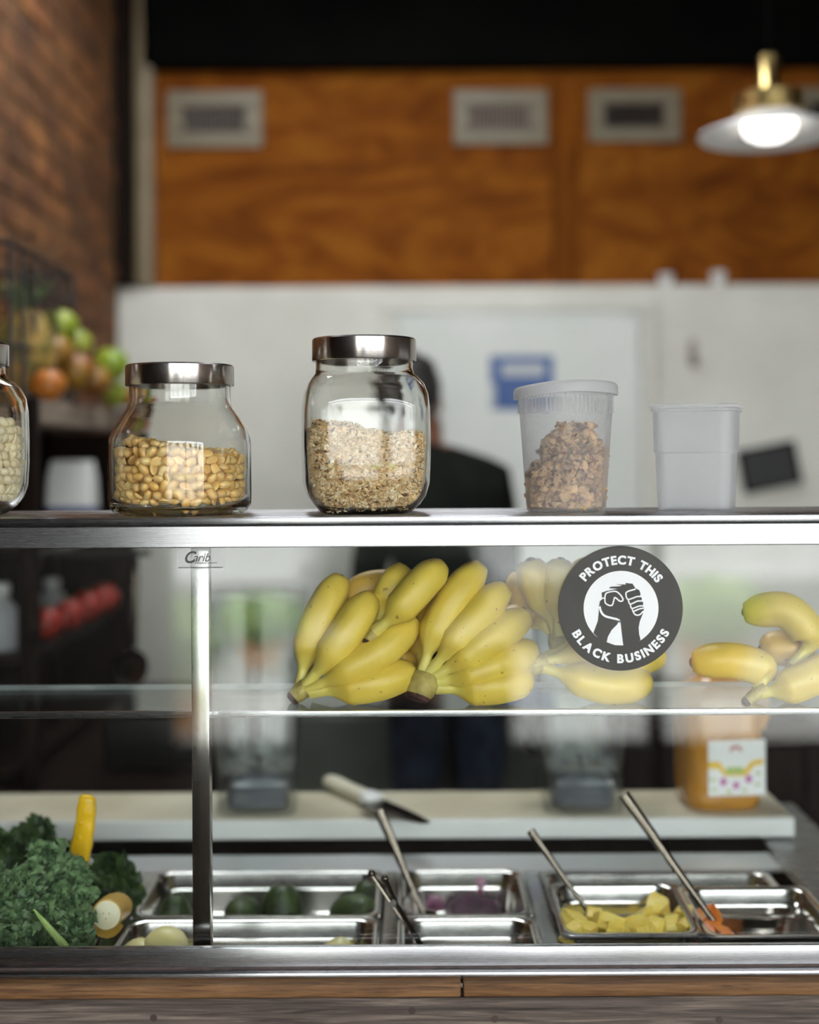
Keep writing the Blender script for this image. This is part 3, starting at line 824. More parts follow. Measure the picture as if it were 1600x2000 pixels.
cb = empty('dark_cabinet', 'dark wooden cabinet standing behind the honey jug', 'cabinet', (0, 0, 0))
obj('carcass', box(.47, 1.7, 2.75, 3.25, 0, .86, .004), M['darkcab'], cb)
obj('top', box(.455, 1.72, 2.73, 3.27, .86, .89, .004), M['darkcab'], cb)
for k in range(3):
    d_ = obj('door', box(.48 + k * .4, .872 + k * .4, 2.73, 2.749, .06, .84, .004), M['darkcab'], cb)
    obj('knob', ico(.012, 2), M['utensil'], d_, loc=(.83 + k * .4, 2.72, .6))
tp = empty('curved_tap', 'grey curved tap pipe standing on the dark cabinet', 'tap', (P(1615, 1500, 2.72).x + .0, 2.80, .89))
obj('pipe', tube(spline([(0, 0, .01), (0, 0, .10), (-.02, 0, .16), (-.06, -.0, .17), (-.085, 0, .13)], 16), .012, 10), M['greensteel'], tp)
obj('base', lathe([(0, 0), (.024, 0), (.02, .014), (0, .014)], 16), M['greensteel'], tp)

# ------------------------------------------------------------------ person at work, seen from behind
def person():
    t = empty('person', 'person in black jacket and dark jeans standing with back turned', 'person', (0.095, 3.22, 0))
    me = bpy.data.meshes.new('body')
    # x to the picture's right, +y away from the camera: the figure faces away and bends a little to the left
    J = [('pelvis', (0, 0, .95), .135), ('waist', (-.005, .01, 1.08), .13), ('chest', (-.01, .03, 1.26), .155), ('upper', (-.02, .05, 1.40), .125),
         ('neck', (-.055, .085, 1.50), .055), ('skull0', (-.085, .115, 1.575), .07), ('skull1', (-.098, .13, 1.66), .082), ('skull2', (-.098, .125, 1.715), .055),
         ('hipL', (-.075, 0, .90), .095), ('kneeL', (-.085, .02, .50), .062), ('ankL', (-.085, -.01, .09), .042), ('toeL', (-.10, .15, .04), .036),
         ('hipR', (.075, 0, .90), .095), ('kneeR', (.085, .03, .50), .062), ('ankR', (.085, 0, .09), .042), ('toeR', (.10, .16, .04), .036),
         ('shL', (-.15, .05, 1.405), .072), ('elL', (-.215, .10, 1.15), .052), ('wrL', (-.17, .32, 1.06), .034), ('haL', (-.155, .385, 1.045), .030),
         ('shR', (.125, .04, 1.405), .075), ('elR', (.155, .08, 1.14), .055), ('wrR', (.08, .31, 1.06), .034), ('haR', (.065, .375, 1.045), .030),
         ('nose', (-.125, .235, 1.625), .014), ('jaw', (-.108, .175, 1.575), .045)]
    E = [('pelvis', 'waist'), ('waist', 'chest'), ('chest', 'upper'), ('upper', 'neck'), ('neck', 'skull0'), ('skull0', 'skull1'), ('skull1', 'skull2'),
         ('pelvis', 'hipL'), ('hipL', 'kneeL'), ('kneeL', 'ankL'), ('ankL', 'toeL'), ('pelvis', 'hipR'), ('hipR', 'kneeR'), ('kneeR', 'ankR'), ('ankR', 'toeR'),
         ('upper', 'shL'), ('shL', 'elL'), ('elL', 'wrL'), ('wrL', 'haL'), ('upper', 'shR'), ('shR', 'elR'), ('elR', 'wrR'), ('wrR', 'haR'),
         ('skull0', 'jaw'), ('skull1', 'nose')]
    for s, hx in (('L', -.155), ('R', .065)):
        for k in range(4):
            dx = (k - 1.5) * .019
            for q, (ox, oy, oz, rr) in enumerate(((dx, .055, -.006, .0085), (dx * 1.1, .085, -.022, .008), (dx * 1.1, .10, -.045, .007))):
                J.append((f'f{s}{k}{q}', (hx + ox, .385 + oy, 1.045 + oz), rr))
                E.append((f'ha{s}' if q == 0 else f'f{s}{k}{q - 1}', f'f{s}{k}{q}'))
        sx = 1 if s == 'L' else -1
        for q, (ox, oy, oz) in enumerate(((.038, .02, -.008), (.05, .045, -.022))):
            J.append((f't{s}{q}', (hx + sx * ox, .385 + oy, 1.045 + oz), .009)); E.append((f'ha{s}' if q == 0 else f't{s}0', f't{s}{q}'))
    ix = {j[0]: i for i, j in enumerate(J)}
    me.from_pydata([j[1] for j in J], [(ix[a], ix[b]) for a, b in E], [])
    tmp = bpy.data.objects.new('body', me); COL.objects.link(tmp)
    sk = tmp.modifiers.new('skin', 'SKIN'); sk.use_smooth_shade = True
    for i, j in enumerate(J):
        me.skin_vertices[0].data[i].radius = (j[2], j[2] * (.8 if j[0] in ('chest', 'upper', 'waist', 'pelvis') else 1))
    me.skin_vertices[0].data[0].use_root = True
    ss = tmp.modifiers.new('sub', 'SUBSURF'); ss.levels = 2; ss.render_levels = 2
    dg = bpy.context.evaluated_depsgraph_get()
    m2 = bpy.data.meshes.new_from_object(tmp.evaluated_get(dg))
    bpy.data.objects.remove(tmp)
    m2.name = 'body'
    m2.materials.clear()
    for k in ('jacket', 'jeans', 'skin', 'shoe'): m2.materials.append(M[k])
    for p in m2.polygons:
        c = p.center
        p.use_smooth = True
        if c.z > 1.535 or (c.z > 1.46 and math.hypot(c.x + .055, c.y - .085) < .068): k = 2
        elif c.z < .085: k = 3
        elif c.z < .88 or (c.z < .9 and abs(c.x) < .2 and c.y < .2): k = 1
        elif c.y > .33: k = 2
        else: k = 0
        p.material_index = k
    b = bpy.data.objects.new('body', m2); link(b, t)
    hr = ico(1, 3, (.090, .104, .098), .12, 5, 2)
    hr = [Vector((v.x, v.y - (.03 if v.z < -.02 else 0) * 1, v.z)) for v in hr[0] ], hr[1]
    keep = hr
    obj('hair', shift(keep, (-.10, .112, 1.672)), M['hair'], t)
    obj('collar', shift(lathe([(.075, 0), (.068, .03), (.064, .05), (.058, .05), (.06, .02)], 24), (-.048, .075, 1.445), M=Matrix.Rotation(math.radians(-18), 3, 'X')), M['jacket'], t)
    obj('hem', loft([[Vector((v.x, v.y * .86, z)) for v in sellipse(r_, r_, 2.2, 32)] for r_, z in ((.165, .86), (.168, .90), (.150, 1.0))], False, False), M['jacket'], t)
    for sx in (-1, 1):
        obj('ear', ico(.02, 2, (.5, .9, 1.3)), M['skin'], t, loc=(-.10 + sx * .086, .135, 1.625))
    return t
person()
# ================================================================== counter front and display case
CX0, CX1 = -0.90, 1.05
ZS = P(800, 1008, 1.325).z          # top of the upper shelf
ZB = P(800, 1068, 1.325).z          # underside of its fascia
ZG = P(800, 1388, 1.37).z           # top of the glass shelf
ZR = P(800, 1850, 1.325).z          # top of the base rail
ZR2 = P(800, 1889, 1.325).z
ZR3 = P(800, 1909, 1.318).z
ct = empty('wooden_counter', 'counter front of brown oak edge over weathered grey planks', 'counter', (0, 0, 0))
xj = P(903, 1930, 1.302).x
for x0, x1 in ((CX0, xj - .0012), (xj + .0012, CX1)):
    obj('edge_plank', box(x0, x1, 1.301, 1.40, ZR3 - .0145, ZR3, .0025, 2), M['oak'], ct, label='brown oak edge board')
zz = ZR3 - .0155
for k in range(5):
    h_ = (.105, .14, .12, .15, .13)[k]
    pk = obj('front_plank', box(CX0, CX1, 1.306, 1.335, zz - h_, zz - .002, .002), M['weathered'], ct, label='weathered grey plank')
    if k == 0:
        for px, py in ((967, 1990), (300, 1988), (1405, 1992), (805, 1974)):
            q = P(px, py, 1.3055)
            obj('nail', shift(lathe([(0, .001), (.004, .001), (.0035, 0), (0, 0)], 10), (q.x, 1.3062, q.z), M=Matrix.Rotation(PI / 2, 3, 'X')), M['nail'], pk)
    zz -= h_
obj('base', box(CX0, CX1, 1.337, 1.39, 0, .86, .003), M['darkcab'], ct)

dc = empty('display_case', 'stainless steel and glass sneeze guard case on the counter', 'display case', (0, 0, 0))
obj('top_plate', box(CX0, CX1, 1.327, 1.495, ZS - .004, ZS, .0012, 2), M['steel'], dc)
seam = P(800, 1024, 1.325).z
obj('top_lip', box(CX0, CX1, 1.325, 1.331, seam + .0006, ZS - .0002, .0018, 2), M['steel'], dc)
obj('fascia', box(CX0, CX1, 1.3255, 1.331, ZB, seam - .0006, .001), M['steel'], dc)
obj('fascia_backing', box(CX0, CX1, 1.3315, 1.337, ZB + .004, ZS - .005), M['blackplastic'], dc)
obj('under_channel', box(CX0, CX1, 1.472, 1.495, ZB + .012, ZS - .005, .001), M['steel'], dc)
obj('front_glass', box(CX0 + .01, CX1 - .01, 1.3395, 1.3445, ZR3 + .0004, ZB + .02), M['pane'], dc, smooth=0, label='clear front glass pane')
pw0, pw1 = P(375, 1400, 1.35), P(410, 1400, 1.35)
for x0 in (pw0.x, CX0 + .02, CX1 - .05):
    obj('post', box(x0, x0 + (pw1.x - pw0.x), 1.347, 1.366, ZR3 + .0004, ZS - .006, .0015, 2), M['steel_v'], dc, label='square steel post')
for x0 in (CX0 + .002, CX1 - .008):
    obj('side_glass', box(x0, x0 + .005, 1.368, 1.53, ZG - .05, ZS - .006), M['pane'], dc, smooth=0)
obj('glass_shelf', box(CX0 + .01, CX1 - .01, 1.3765, 1.53, ZG - .006, ZG), M['shelf_glass'], dc, smooth=0, label='clear glass shelf')
obj('glass_shelf_rear_edge', box(CX0 + .01, CX1 - .01, 1.5302, 1.5318, ZG - .006, ZG), M['palegrey'], dc, smooth=0)
obj('shelf_trim', box(CX0 + .01, CX1 - .01, 1.369, 1.376, ZG - .0068, ZG + .0006, .0012, 2), M['steel'], dc)
obj('base_rail', box(CX0, CX1, 1.325, 1.334, ZR2 + .0008, ZR, .0012, 2), M['steel'], dc)
obj('base_seam', box(CX0, CX1, 1.3265, 1.336, ZR2 - .002, ZR2 + .0008), M['nail'], dc)
obj('base_lip', box(CX0, CX1, 1.316, 1.339, ZR3 + .0004, ZR2 - .002, .002, 2), M['steel'], dc)

# round sticker on the front glass
SX = P(1212, 1188, 1.339)
RS = 0.0680
st = empty('round_sticker', 'round charcoal sticker with clasped hands emblem and white lettering', 'sticker', (SX.x, 1.3392, SX.z))
def Z(zx, zy): return ((zx - 808) / 750 * RS, -(zy - 790) / 750 * RS)
circ = lambda cx, cz, r, n=72: [(cx + r * math.cos(2 * PI * k / n), cz + r * math.sin(2 * PI * k / n)) for k in range(n)]
ring = circ(0, 0, RS, 96)
obj('vinyl', join(flatpoly(ring, -.0004), ([Vector((x, y, z)) for x, z in ring for y in (-.0004, 0)], [(2 * k, 2 * k + 1, 2 * ((k + 1) % 96) + 1, 2 * ((k + 1) % 96)) for k in range(96)])), M['stickerdark'], st, smooth=0)
icx, icz = Z(815, 790)
em = obj('emblem_disc', flatpoly(circ(icx, icz, RS * .6), -.0006), M['paper'], st, smooth=0)
sil = [(480, 1085), (535, 940), (545, 850), (548, 775), (562, 700), (588, 682), (582, 600), (640, 580), (770, 556), (668, 548), (690, 530), (800, 524), (828, 514), (745, 500),
       (875, 504), (868, 485), (955, 495), (990, 552), (1035, 572), (1050, 615), (1045, 648), (1066, 668), (1062, 702), (1082, 722), (1078, 762), (1092, 790), (1085, 830), (1072, 868),
       (1042, 940), (1025, 1020), (1030, 1100), (1048, 1168), (960, 1262), (815, 1292), (650, 1262)]
obj('hands', flatpoly([Z(*p) for p in sil], -.0008), M['stickerdark'], em, smooth=0)
obj('arm_gap', flatpoly([Z(*p) for p in [(640, 1195), (655, 1130), (700, 1050), (770, 980), (786, 930), (806, 945), (820, 1080), (838, 1235), (740, 1232)]], -.001), M['paper'], em, smooth=0)
lw_ = RS / 750 * 17
lines = [[(590, 668), (618, 660), (640, 606), (740, 585), (795, 615), (836, 672), (828, 702), (795, 700), (742, 660), (726, 700), (708, 750), (668, 752), (626, 722), (620, 662)],
         [(556, 765), (575, 830), (620, 880), (700, 905), (775, 925), (800, 955)],
         [(990, 560), (895, 588), (874, 620), (900, 682), (1000, 652), (1050, 648)], [(900, 682), (925, 738), (1010, 705), (1066, 702)],
         [(925, 738), (945, 790), (1030, 765), (1084, 762)], [(945, 790), (970, 850), (1000, 872), (1040, 866), (1086, 822)], [(960, 830), (1030, 800), (1088, 788)]]
obj('finger_lines', join(*[ribbon([(q.x, q.z) for q in spline([(Z(*p)[0], 0, Z(*p)[1]) for p in L_], 8 * len(L_))], lw_ if i != 1 else lw_ * 1.5, -.001) for i, L_ in enumerate(lines)]), M['paper'], em, smooth=0)

def glyph(ch, bold=0.03, shear=0.0, space=1.0):
    cu = bpy.data.curves.new('glyph', 'FONT'); cu.body = ch; cu.size = 1.0; cu.offset = bold; cu.shear = shear; cu.space_character = space
    o = bpy.data.objects.new('glyph', cu); COL.objects.link(o)
    dg = bpy.context.evaluated_depsgraph_get()
    me = bpy.data.meshes.new_from_object(o.evaluated_get(dg))
    V = [v.co.copy() for v in me.vertices]; Fc = [tuple(p.vertices) for p in me.polygons]
    bpy.data.objects.remove(o); bpy.data.meshes.remove(me)
    if bold >= .03:     # heavy poster weight
        V, Fc = join(*[shift((V, Fc), (dx, dy, dz)) for dx, dy, dz in ((-.02, -.012, 0), (.02, -.012, .00006), (-.02, .012, .00012), (.02, .012, .00018))])
    return V, Fc
def arc_text(text, rad, a0, a1, cap, inward, y):
    gl = [None if c == ' ' else glyph(c) for c in text]
    wd = [0.30 if g is None else max(v.x for v in g[0]) - min(v.x for v in g[0]) for g in gl]
    gap = 0.115
    tot = sum(wd) + gap * (len(wd) - 1)
    V, Fc, s = [], [], 0.0
    capu = 0.70
    k = cap / capu
    for g, w_ in zip(gl, wd):
        a = math.radians(a0 + (a1 - a0) * (s + w_ / 2) / tot)
        if g is not None:
            x0 = min(v.x for v in g[0]) + w_ / 2
            n = len(V)
            for v in g[0]:
                lx, lz = (v.x - x0) * k, (v.y - capu / 2) * k
                if inward: r_ = rad - lz; tx, tz = -math.sin(a), math.cos(a)
                else: r_ = rad + lz; tx, tz = math.sin(a), -math.cos(a)
                V.append(Vector((r_ * math.cos(a) + tx * lx, y - v.z, r_ * math.sin(a) + tz * lx)))
            Fc += [tuple(i + n for i in f) for f in g[1]]
        s += w_ + gap
    return V, Fc
obj('lettering_top', arc_text('PROTECT THIS', RS * .775, 142, 35, RS * .132, False, -.0008), M['paper'], st, smooth=0, label='white words PROTECT THIS')
obj('lettering_bottom', arc_text('BLACK BUSINESS', RS * .805, 206.5, 334, RS * .132, True, -.0008), M['paper'], st, smooth=0, label='white words BLACK BUSINESS')
# small film sticker over the post
a, b = P(345, 1112, 1.339), P(438, 1069, 1.339)
fs = empty('maker_sticker', 'small clear film sticker with dark script over the steel post', 'sticker', ((a.x + b.x) / 2, 1.3392, a.z))
w_, h_ = b.x - a.x, b.z - a.z
obj('film', box(-w_ / 2, w_ / 2, -.0003, 0, 0, h_), M['film'], fs, smooth=0)
tx = join(shift(glyph('C', .02, .35), (0, 0, 0), M=Matrix.Scale(1.55, 3)), shift(glyph('arib', .0, .35, 1.0), (.98, .12, 0), M=Matrix.Scale(1.15, 3)))
obj('script', ([Vector((v.x * .0105 - w_ * .36, -.0005, v.y * .0115 + h_ * .30)) for v in tx[0]], tx[1]), M['ink'], fs, smooth=0, label='script word Carib')
rr_ = random.Random(5)
dash = []
for x0, x1, z, hz in ((-.12, .34, .27, .035), (-.46, .46, .055, .05)):
    x = x0
    while x < x1:
        l = rr_.uniform(.012, .035)
        dash.append(([Vector((u * w_, -.0005, v * h_)) for u, v in ((x, z), (x + l, z), (x + l, z + hz), (x, z + hz))], [(0, 1, 2, 3)]))
        x += l + .008
obj('fine_print', join(*dash), M['ink'], fs, smooth=0)

# ================================================================== jars on the top shelf
def round_jar(px, d):
    c = P(px, 1008, d)
    t = empty('round_jar', 'round glass jar of roasted peanuts with brushed steel lid', 'jar', (c.x, d, ZS))
    outer = [(0, 0.0015), (.062, 0.0015), (.070, 0), (.0765, .004), (.0800, .010), (.0805, .018), (.0805, .078), (.0795, .086), (.0745, .098), (.068, .109), (.0605, .1195), (.0575, .127), (.0570, .134), (.0570, .150)]
    inner = [(.0535, .150), (.0535, .133), (.0545, .1255), (.0575, .118), (.0650, .107), (.0712, .097), (.0762, .0855), (.0772, .078), (.0772, .020), (.0755, .012), (.070, .0085), (0, .0075)]
    obj('glass_body', lathe(outer + inner, 96), M['glass'], t, smooth=60, recalc=True, label='clear glass body')
    lid(t, .0614, .1455, .1695)
    return t
def lid(t, R, z0, z1):
    obj('lid', lathe([(R - .004, z0), (R - .0008, z0), (R, z0 + .0012), (R - .0002, z1 - .002), (R - .0018, z1 - .0002), (R - .006, z1), (0, z1), (0, z1 - .0015), (R - .004, z1 - .0018), (R - .004, z0)], 96), M['lid'], t, smooth=35, recalc=True, label='brushed steel lid')

def square_jar(px, d, rz, label, s=1.0):
    c = P(px, 1008, d)
    t = empty('square_jar', label, 'jar', (c.x, d, ZS), rz)
    prof = [(.046, 0, 3.2), (.0515, .002, 3.4), (.0600, .0105, 4.2), (.0660, .020, 4.6), (.0695, .034, 5), (.0708, .06, 5), (.0710, .09, 5), (.0705, .118, 5), (.0690, .134, 4.6), (.0655, .146, 3.8), (.0605, .1535, 2.9), (.0565, .158, 2.2), (.0555, .164, 2), (.0555, .178, 2)]
    inn = [(.0520, .178, 2), (.0520, .163, 2), (.0535, .1575, 2.2), (.0570, .1525, 2.9), (.0620, .1445, 3.8), (.0655, .133, 4.6), (.0672, .117, 5), (.0676, .09, 5), (.0674, .06, 5), (.0660, .036, 5), (.0622, .0215, 4.6), (.055, .0105, 4), (.042, .005, 3.2)]
    rings = [sellipse(a * s, a * s, k, 96, z * s) for a, z, k in prof + inn]
    obj('glass_body', loft(rings), M['glass'], t, smooth=60, recalc=True, label='clear glass body with flat sides')
    lid(t, .0597 * s, .1725 * s, .1985 * s)
    return t, inn
pj = round_jar(353, 1.405)
gj, g_inn = square_jar(713, 1.405, math.radians(8), 'square shouldered glass jar of granola with steel lid')
lj, l_inn = square_jar(-86, 1.40, math.radians(38), 'glass jar of pale nuts standing beside the round peanut jar', 0.985)

# nut meshes
def nut_mesh(name, mat, half):
    V, Fc = ico(1, 2)
    out = []
    for v in V:
        x, y, z = v
        wst = 1 - .10 * math.exp(-(x * 3.0) ** 2)
        yy, zz_ = y * .72 * wst, z * .70 * wst
        if half:
            if zz_ < 0: zz_ *= .15
            if z < -.2: zz_ += .10 * math.exp(-(y * 4) ** 2)
        out.append(Vector((x, yy, zz_)) * .0078)
    return mesh(name, (out, Fc), mat, 60)
pn = [nut_mesh('peanut', M['peanut'], False), nut_mesh('peanut_half', M['peanut'], True)]
cn = [nut_mesh('pale_nut', M['cashew'], False), nut_mesh('pale_nut_half', M['cashew'], True)]
rp_ = random.Random(11)
def nut(meshes, name, loc, label, group, cat, nrm=None, sc_=1.0):
    h = rp_.random() < .42
    o = bpy.data.objects.new(name, meshes[1 if h else 0]); link(o)
    tag(o, label, cat, group)
    if nrm is not None and h:
        q = (-Vector(nrm) + Vector((rp_.gauss(0, .5), rp_.gauss(0, .5), rp_.gauss(0, .5)))).to_track_quat('Z', 'X')
        if rp_.random() < .5: q = (Vector(nrm) + Vector((rp_.gauss(0, .5), rp_.gauss(0, .5), rp_.gauss(0, .5)))).to_track_quat('Z', 'X')
        m3 = q.to_matrix() @ Matrix.Rotation(rp_.uniform(0, 2 * PI), 3, 'Z')
    else:
        m3 = rand_rot(rp_)
    s = sc_ * rp_.uniform(.9, 1.15)
    o.matrix_world = Matrix.Translation(loc) @ m3.to_4x4() @ Matrix.Scale(s, 4)
    return o
base = Vector(pj.location)
rin = .0772 - .0084
row = 0
z = .0145
while z < .076:
    n = 20
    for k in range(n):
        a = math.radians(-182 + (184) * (k + .5 * (row % 2)) / (n - 1) + rp_.uniform(-1.5, 1.5))
        top = .078 - .012 * max(0, math.cos(a)) + .004 * math.sin(3 * a)
        if z > top: continue
        r_ = (rin if z > .02 else rin - .004) - rp_.uniform(0, .0016)
        loc = base + Vector((r_ * math.cos(a), r_ * math.sin(a), z + rp_.uniform(-.0012, .0012)))
        nut(pn, 'peanut', loc, 'roasted blanched peanut pressed against the round jar glass', 'peanuts in the round jar', 'peanut', (math.cos(a), math.sin(a), 0), 1.0)
    z += .0092; row += 1
# the rest of the filling, never seen one by one
V, Fc = [], []
for i in range(420):
    a = rp_.uniform(0, 2 * PI); r_ = (.058 if i % 3 else .064) * math.sqrt(rp_.random()); zc = .014 + rp_.random() * .060
    if i < 150: zc = .074 - .010 * math.cos(a) * r_ / .06 + rp_.uniform(-.003, .003)
    if i >= 300: r_ = .0615; a = rp_.uniform(0, PI)
    m = rand_rot(rp_)
    v, f = ico(1, 1)
    n = len(V)
    V += [Vector((r_ * math.cos(a), r_ * math.sin(a), zc)) + m @ Vector((q.x, q.y * .64, q.z * .6)) * .0078 for q in v]
    Fc += [tuple(k + n for k in q) for q in f]
core = lathe([(0, .012), (.060, .012), (.0625, .018), (.0625, .068), (.05, .072), (0, .072)], 40)
o = obj('peanut_filling', join((V, Fc), core), M['peanut'], None, 60, loc=base)
tag(o, 'mass of roasted peanuts filling the inside of the round jar', 'peanuts', None, 'stuff')
# pale nuts in the jar at the edge
def inner_at(inn, z, s=1.0):
    pr = sorted([(q[1] * s, q[0] * s, q[2]) for q in inn])
    for (z0, a0, k0), (z1, a1, k1) in zip(pr, pr[1:]):
        if z0 <= z <= z1:
            t = (z - z0) / max(1e-9, z1 - z0); return a0 + (a1 - a0) * t, k0 + (k1 - k0) * t
    return pr[-1][1], pr[-1][2]
def se_pt(a, k, t):
    c, s = math.cos(t), math.sin(t)
    return a * math.copysign(abs(c) ** (2 / k), c), a * math.copysign(abs(s) ** (2 / k), s)
base = Vector(lj.location); rot = lj.rotation_euler.z
z, row = .022, 0
while z < .112:
    A, K = inner_at(l_inn, z, .985)
    for k in range(50):
        t = math.radians(360 * (k + .5 * (row % 2)) / 50)
        x, y = se_pt(A - .0075, K, t)
        q = Vector((x * math.cos(rot) - y * math.sin(rot), x * math.sin(rot) + y * math.cos(rot), z))
        if q.x < .012 or q.y > .045 or z > .105 + .008 * math.sin(t * 3): continue
        nut(cn, 'pale_nut', base + q, 'pale blanched nut inside the jar standing beside the round peanut jar', 'pale nuts in their jar', 'nut', (q.x, q.y, 0), .98)
    z += .0092; row += 1
rings = []
for z in (.016, .024, .04, .07, .1, .108):
    A, K = inner_at(l_inn, z, .985)
    rings.append(sellipse(A - .014, A - .014, K, 40, z))
o = obj('pale_nut_filling', loft(rings), M['cashew'], None, 60, loc=base, rot=(0, 0, rot))
tag(o, 'mass of pale nuts filling the inside of the pale nut jar', 'nuts', None, 'stuff')

# granola
base = Vector(gj.location); rot = gj.rotation_euler.z
rg = random.Random(21)
def gtop(x, y): return .0905 - .16 * x + .05 * abs(x) - .10 * y * 0.4 + .004 * math.sin(90 * x) * math.cos(70 * y)
rings = []
zs = [.0075, .0115, .019, .026, .036, .05, .065, .08]
for z in zs:
    A, K = inner_at(g_inn, z)
    rings.append(sellipse(A - .0055, A - .0055, K, 72, z))
A, K = inner_at(g_inn, .09)
for f in (1.0, .9, .7, .45, .2):
    rings.append([Vector((p.x, p.y, gtop(p.x, p.y) - .003)) for p in sellipse((A - .0035) * f, (A - .0035) * f, K, 72, 0)])
core = loft(rings)
fl = [ico(1, 1, (1, .75, .35), .3, 2, i) for i in range(6)]
V, Fc, TN = [], [], []
for i in range(9500):
    t = rg.uniform(0, 2 * PI)
    if i % 6 == 0:
        f = math.sqrt(rg.random()); A, K = inner_at(g_inn, .09)
        x, y = se_pt((A - .004) * f, K, t); z = gtop(x, y) + rg.uniform(-.002, .0025)
    else:
        u = rg.random(); z = .008 + u * .089
        A, K = inner_at(g_inn, z); 
        u_ = rg.uniform(-1, 1) * .985; v_ = (1 - abs(u_) ** K) ** (1 / K); A -= .003 + rg.uniform(0, .0015)
        x, y = ((u_ * A, -v_ * A), (-v_ * A, u_ * A), (v_ * A, u_ * A), (u_ * A, v_ * A))[(0, 0, 1, 2, 3)[i % 5]]
        if z > gtop(x, y): continue
    if y > .03 and i % 2: continue
    v, f = fl[i % 6]
    s = rg.uniform(.0014, .0030) if rg.random() < .93 else rg.uniform(.0034, .0052)
    m = rand_rot(rg); n = len(V)
    c = Vector((x, y, z))
    TN += [rg.random()] * len(v)
    V += [c + m @ (q * s) for q in v]; Fc += [tuple(k + n for k in q) for q in f]
o = obj('granola', join((V, Fc), core), M['oat'], None, 40, loc=base, rot=(0, 0, rot), tint=TN + [.3] * len(core[0]))
tag(o, 'heap of fine oat granola flakes inside the square shouldered jar', 'granola', None, 'stuff')

# deli cup with walnuts
c = P(1106, 1003, 1.41)
dl = empty('deli_cup', 'tall translucent plastic cup of walnut pieces with domed lid', 'container', (c.x, 1.41, ZS))
HC = .134
prof = [(0, .002), (.040, .002), (.0425, 0), (.0448, .002), (.0455, .006)]
prof += [(.0455 + .0072 * k / 10, .006 + (.112 - .006) * k / 10) for k in range(1, 11)] + [(.0535, .1125), (.0540, HC)]
inn = [(.0532, HC), (.0527, .1125), (.0447, .006), (.040, .003), (0, .003)]
obj('cup', lathe(prof + inn, 72), M['deli'], dl, recalc=True, label='ribbed translucent cup')
ribm = mesh('rib', box(-.0006, .0006, -.0006, .0006, .113, .1325), M['deli'])
for k in range(72):
    a = 2 * PI * k / 72
    if math.sin(a) > .35: continue
    o = bpy.data.objects.new('rib', ribm); link(o, dl)
    o.location = (.0541 * math.cos(a), .0541 * math.sin(a), 0); o.rotation_euler = (0, 0, a)
lv, lf = lathe([(.0585, HC - .004), (.0595, HC - .0035), (.0595, HC + .006), (.0580, HC + .0085), (.0560, HC + .0095), (.05, HC + .0098), (.03, HC + .0110), (0, HC + .0118), (0, HC + .0105), (.03, HC + .0098), (.052, HC + .0082), (.0572, HC + .0065), (.0582, HC + .004), (.0582, HC - .004)], 72)
lv = [Vector((v.x, v.y, v.z + (.0045 * (1 - (v.x / .06) ** 2) + .0022 * v.x / .06))) for v in lv]
obj('lid', (lv, lf), M['deli_lid'], dl, recalc=True, label='domed translucent lid')
wm = []
for i in range(5):
    V, Fc = ico(1, 2, (1, .7, .55), .75, 1.9, i + 3)
    wm.append(mesh('walnut_piece', ([v * .0082 for v in V], Fc), M['walnut'], 60))
base = Vector(dl.location)
rw = random.Random(9)
z, row = .009, 0
def wtop(x): return .098 - (0 if x > -.012 else (-.012 - x) * 1.75) - max(0, x - .022) * 1.3
while z < .104:
    R_ = .0455 + .0072 * (z - .006) / .106 - .0072
    n = 15
    for k in range(n):
        a = math.radians(-186 + 192 * (k + .5 * (row % 2)) / (n - 1))
        q = Vector((R_ * math.cos(a), R_ * math.sin(a), z))
        if z > wtop(q.x): continue
        o = bpy.data.objects.new('walnut_piece', rw.choice(wm)); link(o)
        tag(o, 'brown walnut piece inside the tall translucent cup', 'walnut', 'walnut pieces in the cup')
        o.matrix_world = Matrix.Translation(base + q + Vector((rw.uniform(-.001, .001), rw.uniform(0, .003), rw.uniform(-.001, .001)))) @ rand_rot(rw).to_4x4() @ Matrix.Scale(rw.uniform(.8, 1.15), 4)
    z += .0088; row += 1
V, Fc = [], []
for i in range(300):
    x, y = rw.uniform(-.042, .042), rw.uniform(-.03, .04)
    if math.hypot(x, y) > .036: continue
    v, f = ico(1, 1, (1, .7, .55), .6, 2, i % 7); m = rand_rot(rw); n = len(V)
    cz = .008 + rw.random() * max(.01, wtop(x) - .012)
    V += [Vector((x, y, cz)) + m @ (q * .008) for q in v]; Fc += [tuple(k + n for k in q) for q in f]
o = obj('walnut_filling', (V, Fc), M['walnut'], None, 60, loc=base)
tag(o, 'mass of walnut pieces filling the inside of the tall cup', 'walnuts', None, 'stuff')

# square tub
c = P(1362, 1000, 1.43)
tb = empty('square_tub', 'empty square translucent plastic tub with flanged rim', 'container', (c.x, 1.43, ZS), math.radians(-21))
pr = [(.078, 0, .010), (.080, .0015, .011), (.0835, .030, .012), (.0860, .0655, .012), (.0890, .067, .013), (.0910, .113, .013), (.0965, .114, .015), (.0965, .1165, .015), (.0905, .1172, .013)]
pin = [(.0890, .113, .0125), (.0870, .068, .0125), (.0840, .0665, .0115), (.0815, .03, .0115), (.0775, .003, .010)]
obj('tub_body', loft([rrect(a, a, r, 6, z) for a, z, r in pr + pin]), M['tub'], tb, recalc=True, label='stepped translucent body')
obj('lid', loft([rrect(a, a, r, 6, z) for a, z, r in [(.0965, .1176, .015), (.0995, .1176, .016), (.0995, .1205, .016), (.097, .1215, .015), (.088, .1215, .013)]]), M['tub'], tb, recalc=True)

